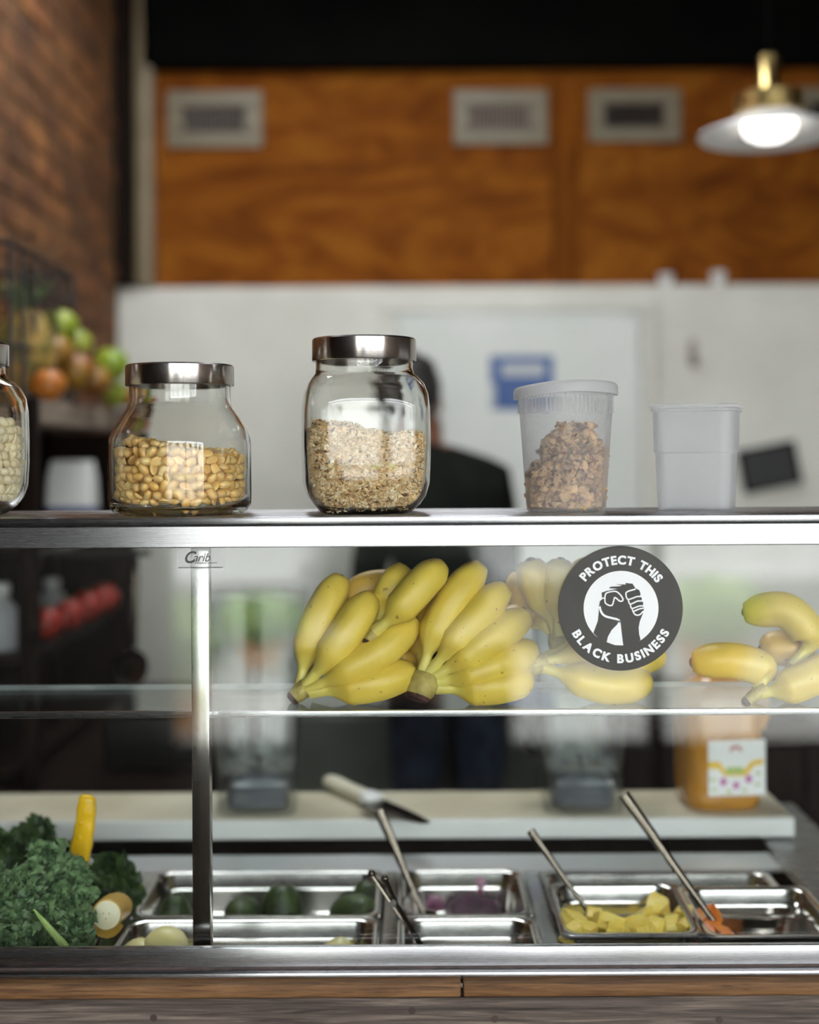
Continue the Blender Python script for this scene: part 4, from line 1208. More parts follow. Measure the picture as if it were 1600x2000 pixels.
# ================================================================== bananas on the glass shelf
def banana(parent, pts, R=.0208, ripe=False, org=Vector()):
    path = spline([P(*p) - org for p in pts], 30)
    rad, tint = [], []
    for i in range(31):
        t = i / 30
        if t < .16: r = .0062 + .0012 * (1 - t / .16)
        elif t < .42: u = (t - .16) / .26; r = .0062 + (R - .0062) * (u * u * (3 - 2 * u))
        elif t < .78: r = R * (1 - .03 * ((t - .6) / .18) ** 2)
        else: u = (t - .78) / .22; r = R * (.97 - .45 * u ** 2.4)
        rad.append(r)
    V, Fc = tube(path, rad, 15, lobes=.05)
    for i in range(31): tint += [i / 30 * .93] * 15
    tint += [0.0, 0.95]
    o = obj('banana', (V, Fc), M['banana_ripe' if ripe else 'banana'], parent, 60, tint=tint)
    d = (path[-1] - path[-2]).normalized()
    obj('tip', tube([path[-1] - d * .001, path[-1] + d * .0025, path[-1] + d * .0035], [R * .40, R * .20, R * .10], 8), M['maroon'], o)
    return o
def bunch(label, crown, pts, ripe=(), R=.0208, crad=.012, crown_dir=None):
    org = P(*crown)
    t = empty('banana_bunch', label, 'bananas', org, 0, None)
    mean = Vector()
    for i, p in enumerate(pts):
        banana(t, p, R, i in ripe, org)
        mean += P(*p[1]) - org
    mean.normalize()
    if crown_dir: mean = Vector(crown_dir).normalized()
    c = obj('crown', tube([mean * .016, mean * .006, -mean * .006, -mean * .012], [crad * .9, crad * 1.15, crad * 1.05, crad * .85], 12, flat=.8), M['crown'], t, label='olive stem crown')
    obj('cut_end', tube([-mean * .0105, -mean * .015, -mean * .0165], [crad * .92, crad * .8, crad * .5], 12, flat=.8), M['maroon'], c)
    return t
bunch('fanned banana bunch lying nearest the steel post', (588, 1350, 1.415),
      [[(586, 1342, 1.42), (600, 1275, 1.425), (628, 1200, 1.43), (666, 1128, 1.45)],
       [(594, 1343, 1.412), (640, 1288, 1.405), (688, 1222, 1.41), (726, 1164, 1.43)],
       [(602, 1348, 1.408), (665, 1318, 1.40), (745, 1272, 1.405), (808, 1212, 1.43)],
       [(606, 1352, 1.408), (675, 1345, 1.402), (745, 1333, 1.402), (806, 1310, 1.42)],
       [(600, 1330, 1.44), (650, 1225, 1.465), (715, 1150, 1.475), (815, 1148, 1.485)],
       [(608, 1345, 1.44), (680, 1320, 1.452), (750, 1300, 1.455), (815, 1280, 1.46)]], ripe=(4, 5))
bunch('small pair of bananas resting on top of the fanned bunch', (730, 1238, 1.405),
      [[(733, 1234, 1.402), (776, 1196, 1.398), (822, 1145, 1.405), (862, 1104, 1.425)],
       [(731, 1230, 1.42), (752, 1182, 1.432), (772, 1140, 1.44), (796, 1122, 1.455)]], R=.0200, crad=.008)
bunch('upright banana bunch with broad crown in the middle of the glass shelf', (822, 1342, 1.405),
      [[(826, 1310, 1.41), (846, 1248, 1.412), (888, 1170, 1.42), (938, 1106, 1.44)],
       [(838, 1314, 1.407), (882, 1262, 1.402), (930, 1206, 1.41), (986, 1148, 1.43)],
       [(846, 1324, 1.405), (900, 1290, 1.40), (962, 1246, 1.405), (1028, 1204, 1.43)],
       [(848, 1334, 1.405), (908, 1322, 1.40), (970, 1300, 1.405), (1042, 1266, 1.43)],
       [(852, 1344, 1.405), (915, 1345, 1.402), (975, 1340, 1.402), (1034, 1326, 1.42)],
       [(826, 1325, 1.43), (826, 1265, 1.447), (832, 1215, 1.455), (850, 1168, 1.465)],
       [(850, 1325, 1.43), (915, 1285, 1.445), (975, 1240, 1.455), (1022, 1192, 1.465)]], ripe=(5, 6), crad=.0185, crown_dir=(.35, 0.35, .9))
bunch('banana bunch standing on its crown with tips under the top shelf', (1092, 1262, 1.465),
      [[(1088, 1240, 1.462), (1066, 1185, 1.462), (1046, 1135, 1.462), (1036, 1094, 1.462)],
       [(1092, 1240, 1.452), (1090, 1185, 1.45), (1092, 1135, 1.452), (1096, 1094, 1.457)],
       [(1098, 1240, 1.462), (1118, 1185, 1.462), (1138, 1135, 1.462), (1158, 1096, 1.467)],
       [(1086, 1240, 1.482), (1048, 1208, 1.49), (1024, 1165, 1.492), (1014, 1118, 1.5)]], ripe=(3,), crad=.011)
bunch('flat banana bunch with dark stem below the round sticker', (1043, 1300, 1.425),
      [[(1054, 1294, 1.428), (1120, 1282, 1.43), (1205, 1286, 1.43), (1294, 1282, 1.445)],
       [(1056, 1302, 1.42), (1120, 1322, 1.41), (1195, 1342, 1.408), (1268, 1330, 1.42)],
       [(1055, 1290, 1.44), (1130, 1258, 1.455), (1210, 1250, 1.465), (1288, 1262, 1.47)]], crad=.0135, crown_dir=(.8, .1, .25))
bunch('arching pair of bananas leaning over the flat pair', (1548, 1306, 1.425),
      [[(1550, 1300, 1.425), (1582, 1248, 1.425), (1535, 1192, 1.43), (1455, 1196, 1.45)],
       [(1548, 1298, 1.44), (1568, 1278, 1.45), (1532, 1266, 1.455), (1486, 1270, 1.46)]], ripe=(1,), crad=.008, R=.0212)
bunch('flat pair of bananas beyond the round sticker, stems to the glass', (1474, 1358, 1.405),
      [[(1480, 1348, 1.41), (1494, 1312, 1.415), (1430, 1292, 1.415), (1352, 1294, 1.425)],
       [(1478, 1356, 1.405), (1530, 1346, 1.40), (1590, 1322, 1.402), (1650, 1290, 1.42)]], crad=.008)
# ================================================================== prep table behind the glass
ZP = .90
pt = empty('prep_table', 'stainless steel refrigerated prep table with sunken pan well', 'prep table', (0, 0, 0))
WX1 = .535
obj('front_strip', box(CX0, .64, 1.353, 1.398, ZP - .012, ZP - .004, .001), M['pan'], pt)
obj('rear_ledge', box(CX0, WX1, 1.762, 1.836, ZP - .008, ZP - .003, .001), M['ledge'], pt)
obj('rear_channel', box(CX0, WX1, 1.838, 1.872, ZP - .10, ZP - .05), M['black'], pt)  # black colour stands for the shade in the gap below the board
obj('end_deck', box(WX1, .64, 1.40, 2.06, ZP - .004, ZP + .006, .002), M['steel'], pt)
obj('end_wall', box(WX1 - .004, WX1, 1.40, 1.87, ZP - .16, ZP - .002), M['pan'], pt)
obj('rear_deck', box(CX0, WX1 - .001, 1.875, 2.06, ZP - .09, ZP + .004, .002), M['black'], pt)  # deck coloured black, its front face paints the shade under the board
for x0, x1 in ((-.386, -.366), (-.038, -.019), (.1585, .181)):
    obj('divider', box(x0, x1, 1.398, 1.762, ZP - .012, ZP - .003, .002), M['pan'], pt)
obj('well_floor', box(CX0, WX1, 1.40, 1.87, ZP - .17, ZP - .16), M['pan'], pt)
obj('body', box(CX0, .63, 1.42, 2.04, .05, ZP - .18, .004), M['greypanel'], pt)

def pan(label, x0, x1, y0, y1, h, z=ZP, tilt=0.0, name='food_pan'):
    w_, d_ = x1 - x0, y1 - y0
    t = empty(name, label, 'food pan', ((x0 + x1) / 2, (y0 + y1) / 2, z - h))
    t.rotation_euler = (tilt, 0, 0)
    iw, id_ = w_ - .020, d_ - .020
    prof = [(w_ - .001, d_ - .001, .014, h - .005), (w_, d_, .015, h - .002), (w_ - .001, d_ - .001, .0145, h), (w_ - .006, d_ - .006, .0135, h + .0008), (iw + .004, id_ + .004, .021, h + .0004), (iw, id_, .022, h - .002),
            (iw - .003, id_ - .003, .022, h - .016), (iw - .010, id_ - .010, .022, h - .019), (iw - .011, id_ - .011, .022, h - .024),
            (iw - .018, id_ - .018, .022, .014), (iw - .024, id_ - .024, .022, .005), (iw - .040, id_ - .040, .02, 0.0008), (iw - .07, id_ - .07, .015, 0)]
    obj('pan_shell', loft([rrect(max(a, .02), max(b, .02), r, 6, zz) for a, b, r, zz in prof], False, True), M['pan'], t, smooth=50)
    lip = [(-w_ / 2 + .03, -d_ / 2), (w_ / 2 - .03, -d_ / 2)]
    return t
PA = pan('wide steel pan of avocados next to the steel post', -.366, -.040, 1.582, 1.758, .065)
PB = pan('wide steel pan of peeled yellow fruit next to the rail', -.366, -.040, 1.402, 1.578, .100)
PC = pan('square steel pan stained with purple puree', -.0185, .158, 1.582, 1.758, .065)
PD = pan('square steel pan with tongs and a little red sauce', -.0185, .158, 1.402, 1.578, .065)
PE = pan('wide empty steel pan behind the pineapple pan', .182, .508, 1.588, 1.758, .085, ZP - .004)
PF = pan('square steel pan of pineapple chunks', .181, .354, 1.488, 1.650, .075, .916, math.radians(2.5))
PG = pan('square steel pan with a few papaya pieces', .355, .5285, 1.488, 1.650, .075, .911, math.radians(1.5))
PH = pan('wide steel pan under the curly kale', -.715, -.388, 1.402, 1.578, .065)
PI_ = pan('wide steel pan of dark greens behind the curly kale', -.715, -.388, 1.582, 1.758, .065)

# avocados
av = lathe([(0, 0)] + [(.0265 * math.sin(PI * k / 18) ** .8 * (1 - .22 * k / 18), .066 * (1 - math.cos(PI * k / 18)) / 2) for k in range(1, 18)] + [(0, .066)], 24)
avm = mesh('skin', av, M['avocado'], 60)
avs = mesh('stem_scar', lathe([(.004, .0655), (.003, .0675), (0, .068)], 8), M['nail'])
for i, (px, d, s, rx, lb) in enumerate(((470, 1.655, 1.1, 1.25, 'small dark avocado lying beside the upright one'), (545, 1.66, 1.22, .1, 'largest dark avocado standing upright in the wide pan'),
                                    (650, 1.64, 1.15, 1.2, 'green avocado lying against the pan end'), (704, 1.715, 1.0, .3, 'black avocado in the far pan corner'), (330, 1.66, 1.0, .2, 'black avocado behind the steel post in the wide pan'))):
    x = (px - HX) / F * d
    t = empty('avocado', lb, 'avocado', (x, d, ZP - .064 + (.026 * s if rx > 1 else 0)), 0, 'avocados in the wide pan')
    t.rotation_euler = (rx if rx > 1 else rx * .5, 0, .4 * i); t.scale = (s, s, s)
    for nm, m_ in (('skin', avm), ('stem_scar', avs)):
        o = bpy.data.objects.new(nm, m_); link(o, t)
    if rx > 1: t.location.y += .03
# peeled fruit
for i, (px, py, d, r, lb) in enumerate(((325, 1852, 1.50, .0275, 'large peeled yellow fruit beside the steel post'), (272, 1868, 1.495, .022, 'small peeled yellow fruit beside the large one'), (662, 1866, 1.50, .0215, 'peeled yellow fruit alone at the pan end'))):
    c = P(px, py, d)
    zb = ZP - .0995
    k = 0
    V, Fc = ico(1, 3, (1.05, 1, .95), .10, 1.3, i)
    t = empty('peeled_fruit', lb, 'fruit', (c.x, c.y, c.z - r * .9), 0, 'peeled fruit in the near pan')
    obj('flesh', ([v * r + Vector((0, 0, r * .9)) for v in V], Fc), M['peeled'], t, 60)
    obj('eye', shift(ico(.0022, 1, (1, .4, 1)), (.003, -r * .98, r * 1.1)), M['crown'], t)
    # another one below carries it
    rr2 = (c.z - r * .9 - zb) / 1.84
    t2 = empty('peeled_fruit', 'peeled yellow fruit at the bottom of the near pan', 'fruit', (c.x + .004, c.y + .004, zb), 0, 'peeled fruit in the near pan')
    obj('flesh', ([v * rr2 + Vector((0, 0, rr2 * .92)) for v in V], Fc), M['peeled'], t2, 60)
# purple puree
def blob(name, label, cat, parent_pan, w_, d_, h_, mat, off=(0, 0), seed=0, z0=.001):
    n = 48; rings = []
    for f, hh in ((1, 0), (.97, .4), (.85, .8), (.6, 1), (.3, .92)):
        ring_ = []
        for p in rrect(w_ * f, d_ * f, .02 * f, 8, 0):
            k = 1 + .12 * noise.noise(Vector((p.x * 30, p.y * 30, seed)))
            ring_.append(Vector((p.x * k, p.y * k, h_ * hh * (1 + .3 * noise.noise(Vector((p.x * 40, p.y * 40, seed + 3)))))))
        rings.append(ring_)
    l = parent_pan.location
    o = obj(name, loft(rings, False, True), mat, None, 60, loc=(l.x + off[0], l.y + off[1], l.z + z0))
    tag(o, label, cat)
    return o
blob('purple_puree', 'dark purple berry puree left in the square pan', 'puree', PC, .085, .112, .040, M['acai'], (.018, .002), 2)
# thin stains of berry on the pan walls (raised smears)
for i, (x0, x1, z0, z1) in enumerate(((-.055, -.02, .004, .04), (-.018, .03, .002, .024), (.022, .034, .03, .058), (.03, .06, .006, .03))):
    V, Fc = [], []
    nx, nz = 8, 6
    for j in range(nz + 1):
        for k in range(nx + 1):
            u, v = k / nx, j / nz
            e = math.sin(PI * u) * math.sin(PI * v)
            V.append(Vector((x0 + (x1 - x0) * u + .004 * noise.noise(Vector((u * 5, v * 5, i))), .0668 + .0090 * (z0 + (z1 - z0) * v) / .065 - .0022 * e + .001, z0 + (z1 - z0) * v + .004 * noise.noise(Vector((v * 4, u * 4, i + 9))))))
    for j in range(nz):
        for k in range(nx):
            a = j * (nx + 1) + k
            Fc.append((a, a + 1, a + nx + 2, a + nx + 1))
    obj('berry_smear', (V, Fc), M['berry_film'], PC, 60, label='purple berry smear on the steel')
blob('red_sauce', 'thin red sauce at the bottom of the pan with tongs', 'sauce', PD, .09, .10, .008, M['redsauce'], (0, 0), 5)

# pineapple and papaya chunks
def chunk_mesh(seed, s):
    rg_ = random.Random(seed)
    a0 = rg_.uniform(.55, .9); r0 = s * .35; r1 = s * rg_.uniform(1.25, 1.6); h0 = s * rg_.uniform(.5, .7)
    rings = []
    for z_, k in ((-h0, .97), (-h0 * .9, 1), (h0 * .9, 1), (h0, .96)):
        ring_ = []
        for a in (-a0, -a0 * .5, 0, a0 * .5, a0): ring_.append(Vector((r1 * math.cos(a), r1 * math.sin(a), z_)))
        ring_.append(Vector((r0 * math.cos(a0), r0 * math.sin(a0), z_))); ring_.append(Vector((r0 * math.cos(a0), -r0 * math.sin(a0), z_)))
        c = sum(ring_, Vector()) / len(ring_)
        ring_ = [c + (p - c) * k + Vector((rg_.uniform(-1, 1), rg_.uniform(-1, 1), rg_.uniform(-1, 1))) * s * .06 for p in ring_]
        rings.append([p - Vector((s * .8, 0, 0)) for p in ring_])
    return loft(rings)
cms = [mesh('pineapple_chunk', chunk_mesh(k, .0165), M['pineapple'], 35) for k in range(6)]
rc = random.Random(4)
for i, (px, py, d, sc_) in enumerate(((1125, 1805, 1.535, 1.15), (1150, 1822, 1.52, 1.1), (1182, 1802, 1.55, 1.2), (1160, 1790, 1.575, 1.0), (1200, 1818, 1.53, 1.05), (1228, 1820, 1.54, .9),
                                      (1252, 1815, 1.535, 1.2), (1262, 1790, 1.57, 1.1), (1290, 1775, 1.585, 1.25), (1282, 1818, 1.53, 1.15), (1312, 1802, 1.545, 1.05), (1335, 1812, 1.54, .8), (1330, 1785, 1.575, .9), (1255, 1832, 1.515, .9), (1120, 1825, 1.515, .9))):
    o = bpy.data.objects.new('pineapple_chunk', cms[i % 6]); link(o)
    tag(o, 'yellow pineapple wedge in the square pan', 'pineapple', 'pineapple wedges in the pan')
    o.matrix_world = Matrix.Translation(P(px, py, d)) @ rand_rot(rc).to_4x4() @ Matrix.Scale(sc_, 4)
blob('pineapple_bed', 'layer of pineapple pieces under the wedges', 'pineapple', PF, .12, .11, .045, M['pineapple'], (0, 0), 8)['kind'] = 'stuff'
pms = [mesh('papaya_piece', chunk_mesh(k + 20, .018), M['papaya'], 35) for k in range(3)]
for i, (px, py, d, s_) in enumerate(((1378, 1800, 1.585, 1.1), (1390, 1820, 1.55, .9), (1422, 1830, 1.535, 1.0))):
    o = bpy.data.objects.new('papaya_piece', pms[i]); link(o)
    tag(o, ('orange papaya piece against the pan wall', 'pale orange papaya piece under the spoon handle', 'deep orange papaya piece beside the spoon tip')[i], 'papaya', 'papaya pieces in the pan')
    o.matrix_world = Matrix.Translation(P(px, py, d)) @ rand_rot(rc).to_4x4() @ Matrix.Scale(s_, 4)
blob('papaya_bed', 'flat papaya slice lying on the pan bottom under the pieces', 'papaya', PG, .07, .09, .03, M['papaya'], (-.035, -.005), 9)

# utensils
def spoon(label, top, bot, wd=.0055, name='serving_spoon', bowl=.022):
    a, b = P(*top), P(*bot)
    t = empty(name, label, 'spoon', b)
    v = a - b
    pth = spline([v, v * .6 + Vector((0, .002, 0)), v * .25, Vector()], 14)
    rad = [wd * (1.25 - .55 * min(1, i / 9)) for i in range(15)]
    obj('handle', tube(pth, rad, 10, flat=.42, up=(0, -1, 0.3)), M['utensil'], t)
    d = (-v).normalized()
    bw = lathe([(.0, 0), (bowl * .6, .003), (bowl, .010), (bowl * .97, .010), (bowl * .57, .0045), (0, .0015)], 20)
    m = Vector((0, -.4, 1)).to_track_quat('Z', 'Y').to_matrix()
    obj('spoon_bowl', ([m @ Vector((p.x, p.y * 1.3, p.z)) + d * bowl for p in bw[0]], bw[1]), M['utensil'], t)
    return t
spoon('long dark steel spoon standing in the purple puree pan', (740, 1582, 1.70), (826, 1786, 1.665), .0062, bowl=.018)
spoon('thin dark steel spoon standing in the pineapple', (1036, 1622, 1.61), (1150, 1782, 1.582), .0045, bowl=.012)
spoon('longest polished steel spoon leaning in the papaya pan', (1219, 1552, 1.60), (1412, 1826, 1.55), .0062, bowl=.012)
tg = empty('steel_tongs', 'small bright steel tongs leaning in the pan beside the post', 'tongs', P(828, 1856, 1.50))
b_ = P(828, 1856, 1.50)
for k, (px, py) in enumerate(((726, 1706), (752, 1716))):
    v = P(px, py, 1.525) - b_
    j = P(775 + k * 6, 1778, 1.51) - b_
    obj('tong_arm', tube(spline([v, j, Vector((.002 * k, 0, 0))], 12), .0034, 8, flat=.6), M['utensil'], tg)
    obj('end_loop', ico(.005, 2), M['utensil'], tg, loc=v)
obj('rivet', shift(lathe([(0, .002), (.004, .002), (.004, -.002), (0, -.002)], 12), P(768, 1765, 1.507) - b_, M=Matrix.Rotation(PI / 2, 3, 'X')), M['lid'], tg)

# cut banana beside the kale
c0 = P(206, 1786, 1.492)
cb_ = empty('cut_banana', 'half banana in its peel with pale cut face', 'banana', c0)
pth = spline([P(208, 1787, 1.47) - c0, P(224, 1774, 1.51) - c0, P(250, 1768, 1.55) - c0], 12)
obj('peel', tube(pth, [.0185] * 5 + [.0188, .0185, .018, .017, .015, .012, .009, .006], 18), M['banana_ripe'], cb_, tint=[.6] * (13 * 18 + 2))
d_ = (pth[0] - pth[1]).normalized()
fl_ = obj('cut_face', tube([pth[0] - d_ * .0005, pth[0] + d_ * .0012, pth[0] + d_ * .0016], [.0168, .0166, .0158], 24), M['flesh'], cb_)
for k in range(3):
    a_ = k * 2.09 + .5
    q = d_.to_track_quat('Z', 'Y').to_matrix() @ Vector((.004 * math.cos(a_), .004 * math.sin(a_), 0))
    obj('seed_mark', ico(.0007, 1, (1.8, .6, 1.8)), M['seed'], fl_, loc=pth[0] + d_ * .0016 + q)
obj('peel_flap', tube(spline([P(185, 1806, 1.49) - c0, P(205, 1822, 1.485) - c0, P(238, 1806, 1.51) - c0], 8), [.004, .007, .009, .0095, .0095, .009, .008, .006, .003], 8, flat=.3), M['banana_ripe'], cb_, tint=[.6] * (9 * 8 + 2))

# kale
rk_ = random.Random(33)
def frill(rg_, R_):
    k1, k2 = rg_.choice((3, 4)), rg_.choice((6, 7, 8)); p1, p2 = rg_.uniform(0, 6), rg_.uniform(0, 6)
    n, m_ = 20, 4
    V, Fc = [Vector()], []
    for i in range(1, m_ + 1):
        r = i / m_
        for j in range(n):
            a = 2 * PI * j / n
            z = R_ * (.55 * r ** 2 * math.sin(k1 * a + p1) + .42 * r ** 3 * math.sin(k2 * a + p2) + .25 * r)
            V.append(Vector((R_ * r * math.cos(a), R_ * r * math.sin(a), z)))
    for j in range(n): Fc.append((0, 1 + j, 1 + (j + 1) % n))
    for i in range(m_ - 1):
        for j in range(n):
            k = (j + 1) % n
            Fc.append((1 + i * n + j, 1 + (i + 1) * n + j, 1 + (i + 1) * n + k, 1 + i * n + k))
    return V, Fc
def kale_leaf(parent, pts, width, nf, mat, fr=.0105, stem=.0035):
    pth = spline(pts, 16)
    lf = obj('leaf', tube(pth, [stem * (1 - .7 * i / 16) for i in range(17)], 8), M['kale_stem'], parent, label='curly kale leaf')
    parts_ = []
    for i in range(nf):
        t = rk_.uniform(.22, 1.0)
        p = pth[min(16, int(t * 16))]
        tg_ = (pth[min(16, int(t * 16) + 1)] - pth[max(0, int(t * 16) - 1)]).normalized()
        side = tg_.cross(Vector((0, -1, .25))).normalized()
        s = rk_.uniform(-1, 1); s = math.copysign(abs(s) ** .8, s) * rk_.uniform(.75, 1.15)
        wd = width * math.sin(PI * min(.97, .12 + .8 * t)) ** .7
        c = p + side * s * wd + Vector((rk_.gauss(0, .003), -.012 * (1 - s * s) + rk_.gauss(0, .006), rk_.gauss(0, .003)))
        nrm = (Vector((rk_.gauss(0, .6), -1 + rk_.gauss(0, .4), .5 + rk_.gauss(0, .6))) + side * s * .6).normalized()
        m = nrm.to_track_quat('Z', 'Y').to_matrix() @ Matrix.Rotation(rk_.uniform(0, 6.28), 3, 'Z')
        parts_.append(shift(frill(rk_, fr * rk_.uniform(.7, 1.25)), c, M=m))
    obj('frilled_blade', join(*parts_), mat, lf, 80)
ko = P(60, 1850, 1.47)
kl = empty('kale_bunch', 'bunch of curly green kale piled over the near pan', 'kale', ko)
for pts, wd, nf in (([(95, 1860, 1.48), (100, 1770, 1.47), (98, 1700, 1.475), (80, 1645, 1.49)], .028, 80), ([(110, 1860, 1.47), (128, 1780, 1.46), (142, 1725, 1.465), (138, 1690, 1.48)], .025, 75),
                    ([(60, 1860, 1.46), (40, 1790, 1.45), (30, 1740, 1.455), (20, 1700, 1.47)], .030, 80), ([(130, 1862, 1.45), (138, 1820, 1.44), (142, 1780, 1.445), (148, 1745, 1.46)], .020, 70),
                    ([(80, 1865, 1.44), (80, 1830, 1.43), (85, 1790, 1.43), (95, 1750, 1.44)], .030, 85), ([(20, 1865, 1.44), (10, 1830, 1.43), (15, 1790, 1.435), (20, 1760, 1.45)], .028, 75),
                    ([(-30, 1860, 1.46), (-40, 1790, 1.455), (-40, 1740, 1.46), (-30, 1690, 1.48)], .032, 60), ([(135, 1868, 1.43), (138, 1848, 1.425), (142, 1820, 1.425), (142, 1795, 1.43)], .020, 60),
                    ([(50, 1868, 1.43), (45, 1850, 1.42), (48, 1825, 1.42), (50, 1800, 1.43)], .030, 70)):
    kale_leaf(kl, [P(*p) - ko for p in pts], wd, int(nf * 1.7), M['kale'], .0085)
obj('loose_stalk', tube(spline([P(66, 1776, 1.405) - ko, P(95, 1812, 1.398) - ko, P(130, 1852, 1.392) - ko], 10), [.0012, .0018, .0024, .003, .0034, .0038, .004, .0042, .0044, .0045, .0045], 8), M['kale_stem'], kl, label='pale green stalk')
ko2 = P(60, 1720, 1.66)
k2 = empty('dark_greens_bunch', 'dark leafy greens in the pan behind the curly kale', 'greens', ko2)
for pts, wd, nf in (([(70, 1745, 1.66), (72, 1680, 1.66), (70, 1640, 1.66), (72, 1610, 1.67)], .022, 45), ([(10, 1745, 1.65), (10, 1690, 1.65), (15, 1660, 1.65), (20, 1635, 1.66)], .036, 55), ([(-40, 1745, 1.65), (-45, 1690, 1.65), (-45, 1640, 1.65)], .034, 40),
                    ([(190, 1765, 1.64), (205, 1735, 1.64), (220, 1710, 1.645), (240, 1690, 1.65)], .026, 50), ([(200, 1770, 1.63), (220, 1755, 1.62), (240, 1735, 1.63), (255, 1715, 1.64)], .018, 35), ([(130, 1760, 1.65), (140, 1720, 1.65), (150, 1695, 1.65)], .03, 40)):
    kale_leaf(k2, [P(*p) - ko2 for p in pts], wd, nf, M['kale_dark'], .014)
# yellow handle standing among the greens
p0, p1 = P(150, 1690, 1.565), P(170, 1552, 1.565)
yh = empty('yellow_handled_knife', 'knife with bright yellow plastic handle stuck among the greens', 'knife', p0)
v = p1 - p0
up_ = v.normalized(); side = up_.cross(Vector((0, -1, 0))).normalized(); fwd = side.cross(up_)
rings = []
for i in range(25):
    t = i / 24
    w_ = .0145 - .0035 * t + .0005 * math.sin(t * 26) * (.2 < t < .95)
    if t > .93: w_ *= math.sqrt(max(.12, 1 - ((t - .93) / .07) ** 2 * .8))
    c = v * t + side * (.003 * math.sin(t * 3))
    rings.append([c + side * q.x + fwd * q.y for q in sellipse(w_, w_ * .62, 3, 20)])
h_o = obj('handle', loft(rings), M['yellowplastic'], yh, 60)
for t in (.18, .42, .62, .8):
    obj('grip_dimple', shift(ico(.0032, 2, (1, .35, 1)), v * t - Vector((0, .0085, 0))), M['yellowplastic'], h_o)
obj('blade', loft([[up_ * z_ + side * a + fwd * b for a, b in ((-w_, 0), (0, .0008), (w_, 0), (0, -.0008))] for z_, w_ in ((.004, .010), (-.05, .010), (-.078, .004))]), M['utensil'], yh)

# ------------------------------------------------------------------ cutting board and what stands on it
ZBD = P(800, 1601, 1.866).z
bxr = P(1554, 1600, 1.866).x
o = obj('cutting_board', box(CX0, bxr, 1.866, 2.022, P(800, 1640, 1.866).z, ZBD, .004, 2), M['board'])
obj('worn_face', box(CX0 + .004, bxr - .004, 1.870, 2.018, ZBD, ZBD + .0006), M['board_top'], o, label='stained beige upper face')
tag(o, 'thick white plastic cutting board along the back of the prep table', 'cutting board')
for x in (-.6, 0, .45):
    obj('board_block', box(x - .03, x + .03, 1.89, 2.0, ZP + .004, P(800, 1640, 1.866).z + .001), M['greyplastic'], o)

def blender_jar(px, d, label, rz, handle_ang):
    c = P(px, 1590, d)
    t = empty('blender_jar', label, 'blender jar', (c.x, d, ZBD), rz)
    pr = [(.112, .004, .014), (.116, 0, .016), (.122, .004, .018), (.122, .05, .02), (.118, .058, .022), (.128, .09, .024), (.150, .31, .028), (.156, .315, .03), (.156, .33, .03)]
    pi_ = [(.150, .33, .028), (.146, .31, .026), (.122, .09, .022), (.108, .065, .02)]
    obj('clear_body', loft([rrect(a, a, r, 5, z) for a, z, r in pr + pi_], False, True), M['clear'], t, recalc=False)
    b = obj('blade_base', loft([rrect(a, a, r, 5, z) for a, z, r in [(.092, .008, .02), (.096, .012, .022), (.096, .04, .022), (.07, .052, .02), (.03, .056, .01)]]), M['greyplastic'], t, label='dark grey blade base')
    obj('blade', join(shift(tube([(-.03, 0, .008), (0, 0, 0), (.03, 0, .008)], .003, 6, flat=.4), (0, 0, .06)), shift(tube([(0, -.03, .01), (0, 0, 0), (0, .03, .01)], .003, 6, flat=.4), (0, 0, .062))), M['utensil'], b)
    hd = obj('handle', loft([[Vector((x * w_, y * .5 + yo, z)) for x, y, _ in sellipse(1, .022, 3, 16)] for w_, yo, z in ((.010, .075, .075), (.014, .095, .09), (.0145, .105, .16), (.0145, .110, .25), (.014, .105, .315), (.010, .085, .325))]), M['blackplastic'], t, label='black grip handle')
    hd.rotation_euler = (0, 0, handle_ang)
    obj('lid', loft([rrect(a, a, r, 5, z) for a, z, r in [(.150, .331, .03), (.158, .333, .03), (.158, .345, .03), (.12, .352, .03)]]), M['clear'], t)
    return t
blender_jar(505, 1.942, 'clear blender jar with black handle, next to the steel post', 0.06, 0.12)
blender_jar(1135, 1.942, 'clear blender jar with bluish base, beside the honey jug', -0.05, 1.35)

# honey jug
c = P(1402, 1580, 1.945)
hj = empty('honey_jug', 'plastic jug of amber honey with floral label', 'jug', (c.x, 1.945, ZBD), math.radians(4))
pr = [(.098, 0, .03), (.112, .003, .034), (.120, .014, .034), (.122, .03, .03), (.122, .16, .03), (.118, .176, .034), (.10, .19, .036), (.07, .20, .03), (.058, .205, .0285), (.058, .212, .0285)]
obj('jug_body', loft([rrect(a, a * .86, r * .9, 6, z) for a, z, r in pr]), M['honey'], hj, 60, label='amber filled body')
obj('cap', lathe([(0, .236), (.029, .236), (.0315, .234), (.0315, .212), (0, .212)][::-1], 32), M['white'], hj)
obj('grip', tube(spline([(.035, -.02, .192), (.06, -.03, .185), (.066, -.03, .15), (.058, -.03, .125)], 12), .008, 8), M['honey'], hj)
yl = -.0535
lab = obj('label', box(-.032, .059, yl, yl + .003, .026, .112, .0012), M['paper'], hj, label='white printed label')
def lz(u, v): return (-.032 + .091 * u, .026 + .086 * v)
def lp(name, pts, mat, k=0): obj(name, flatpoly([lz(*p) for p in pts], yl - .0003 - .0002 * k), M[mat], lab, smooth=0)
lp('ribbon', [(0, .62), (.2, .62), (.3, .45), (.6, .45), (.75, .62), (.95, .66), (.95, .56), (.8, .54), (.66, .36), (.28, .36), (.17, .5), (0, .5)], 'gold')
lp('ribbon_shade', [(.32, .52), (.6, .52), (.62, .40), (.30, .40)], 'leafgreen', 1)
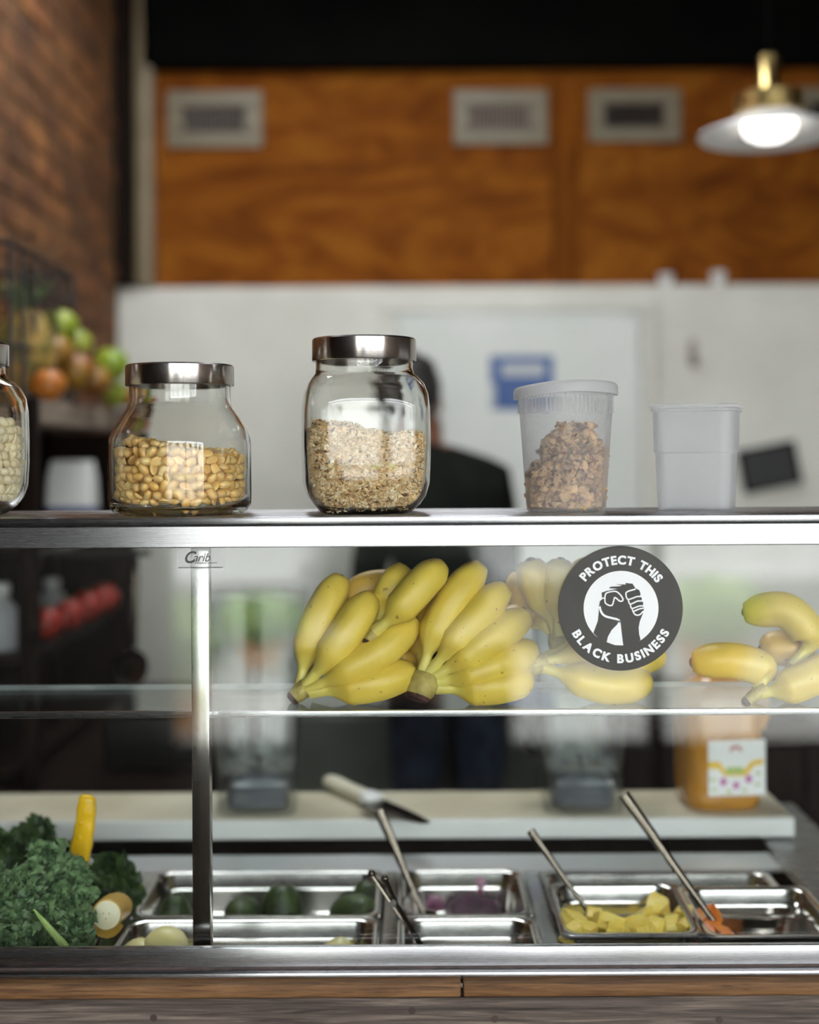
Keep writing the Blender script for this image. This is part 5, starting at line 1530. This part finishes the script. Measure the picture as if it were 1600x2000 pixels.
for u, v, r in ((.26, .26, .07), (.70, .30, .07), (.48, .19, .065)):
    lp('flower', [(u + r * (1 + .25 * math.cos(5 * a)) * math.cos(a) * .8, v + r * (1 + .25 * math.cos(5 * a)) * math.sin(a)) for a in [2 * PI * k / 30 for k in range(30)]], 'purple', 1)
for u, v in ((.1, .12), (.36, .08), (.62, .1), (.85, .2), (.08, .3), (.86, .4)):
    lp('leaf_mark', [(u - .06, v), (u, v + .035), (u + .06, v), (u, v - .035)], 'leafgreen', 2)
lp('arch_mark', [(.48 + .11 * math.cos(a), .80 + .11 * math.sin(a)) for a in [PI * k / 10 for k in range(11)]] + [(.48 + .06 * math.cos(a), .80 + .05 * math.sin(a)) for a in [PI * (10 - k) / 10 for k in range(11)]], 'labelred', 1)

# chef knife across the board
A = P(640, 1524, 2.035); A.z = ZBD + .013
T = P(838, 1628, 1.80); T.z = ZBD + .004
kn = empty('chef_knife', 'chef knife with cream handle lying across the cutting board', 'knife', (A.x, A.y, ZBD))
ax = Vector((T.x - A.x, T.y - A.y, 0)); LN = ax.length; ax.normalize(); sd = Vector((ax.y, -ax.x, 0))
if sd.x > 0: sd = -sd
def kp(t, s, z): return ax * t + sd * s + Vector((0, 0, z))
rings = []
for t, w_, zc, hh in ((0, .008, .016, .007), (.006, .0135, .016, .0095), (.03, .0145, .016, .0105), (.07, .012, .0155, .0095), (.105, .0125, .0155, .0095), (.118, .0135, .0155, .0095)):
    rings.append([kp(t, q.x, zc + q.y) for q in sellipse(w_, hh, 2.6, 18)])
obj('handle', loft(rings), M['cream'], kn, 60)
rings = [[kp(t, q.x, .0155 + q.y) for q in sellipse(w_, hh, 3, 18)] for t, w_, hh in ((.118, .0135, .0095), (.122, .0165, .0105), (.142, .0175, .010), (.148, .012, .006))]
obj('bolster', loft(rings), M['white'], kn, 60)
rings = []
for t, s0, s1 in ((.146, -.014, .038), (.20, -.013, .034), (.25, -.010, .024), (.285, -.005, .012), (LN, .0, .001)):
    rings.append([kp(t, s0, .0155), kp(t, (s0 + s1) / 2, .0165), kp(t, s1, .0155), kp(t, (s0 + s1) / 2, .0145)])
obj('blade', loft(rings), M['utensil'], kn, 30)
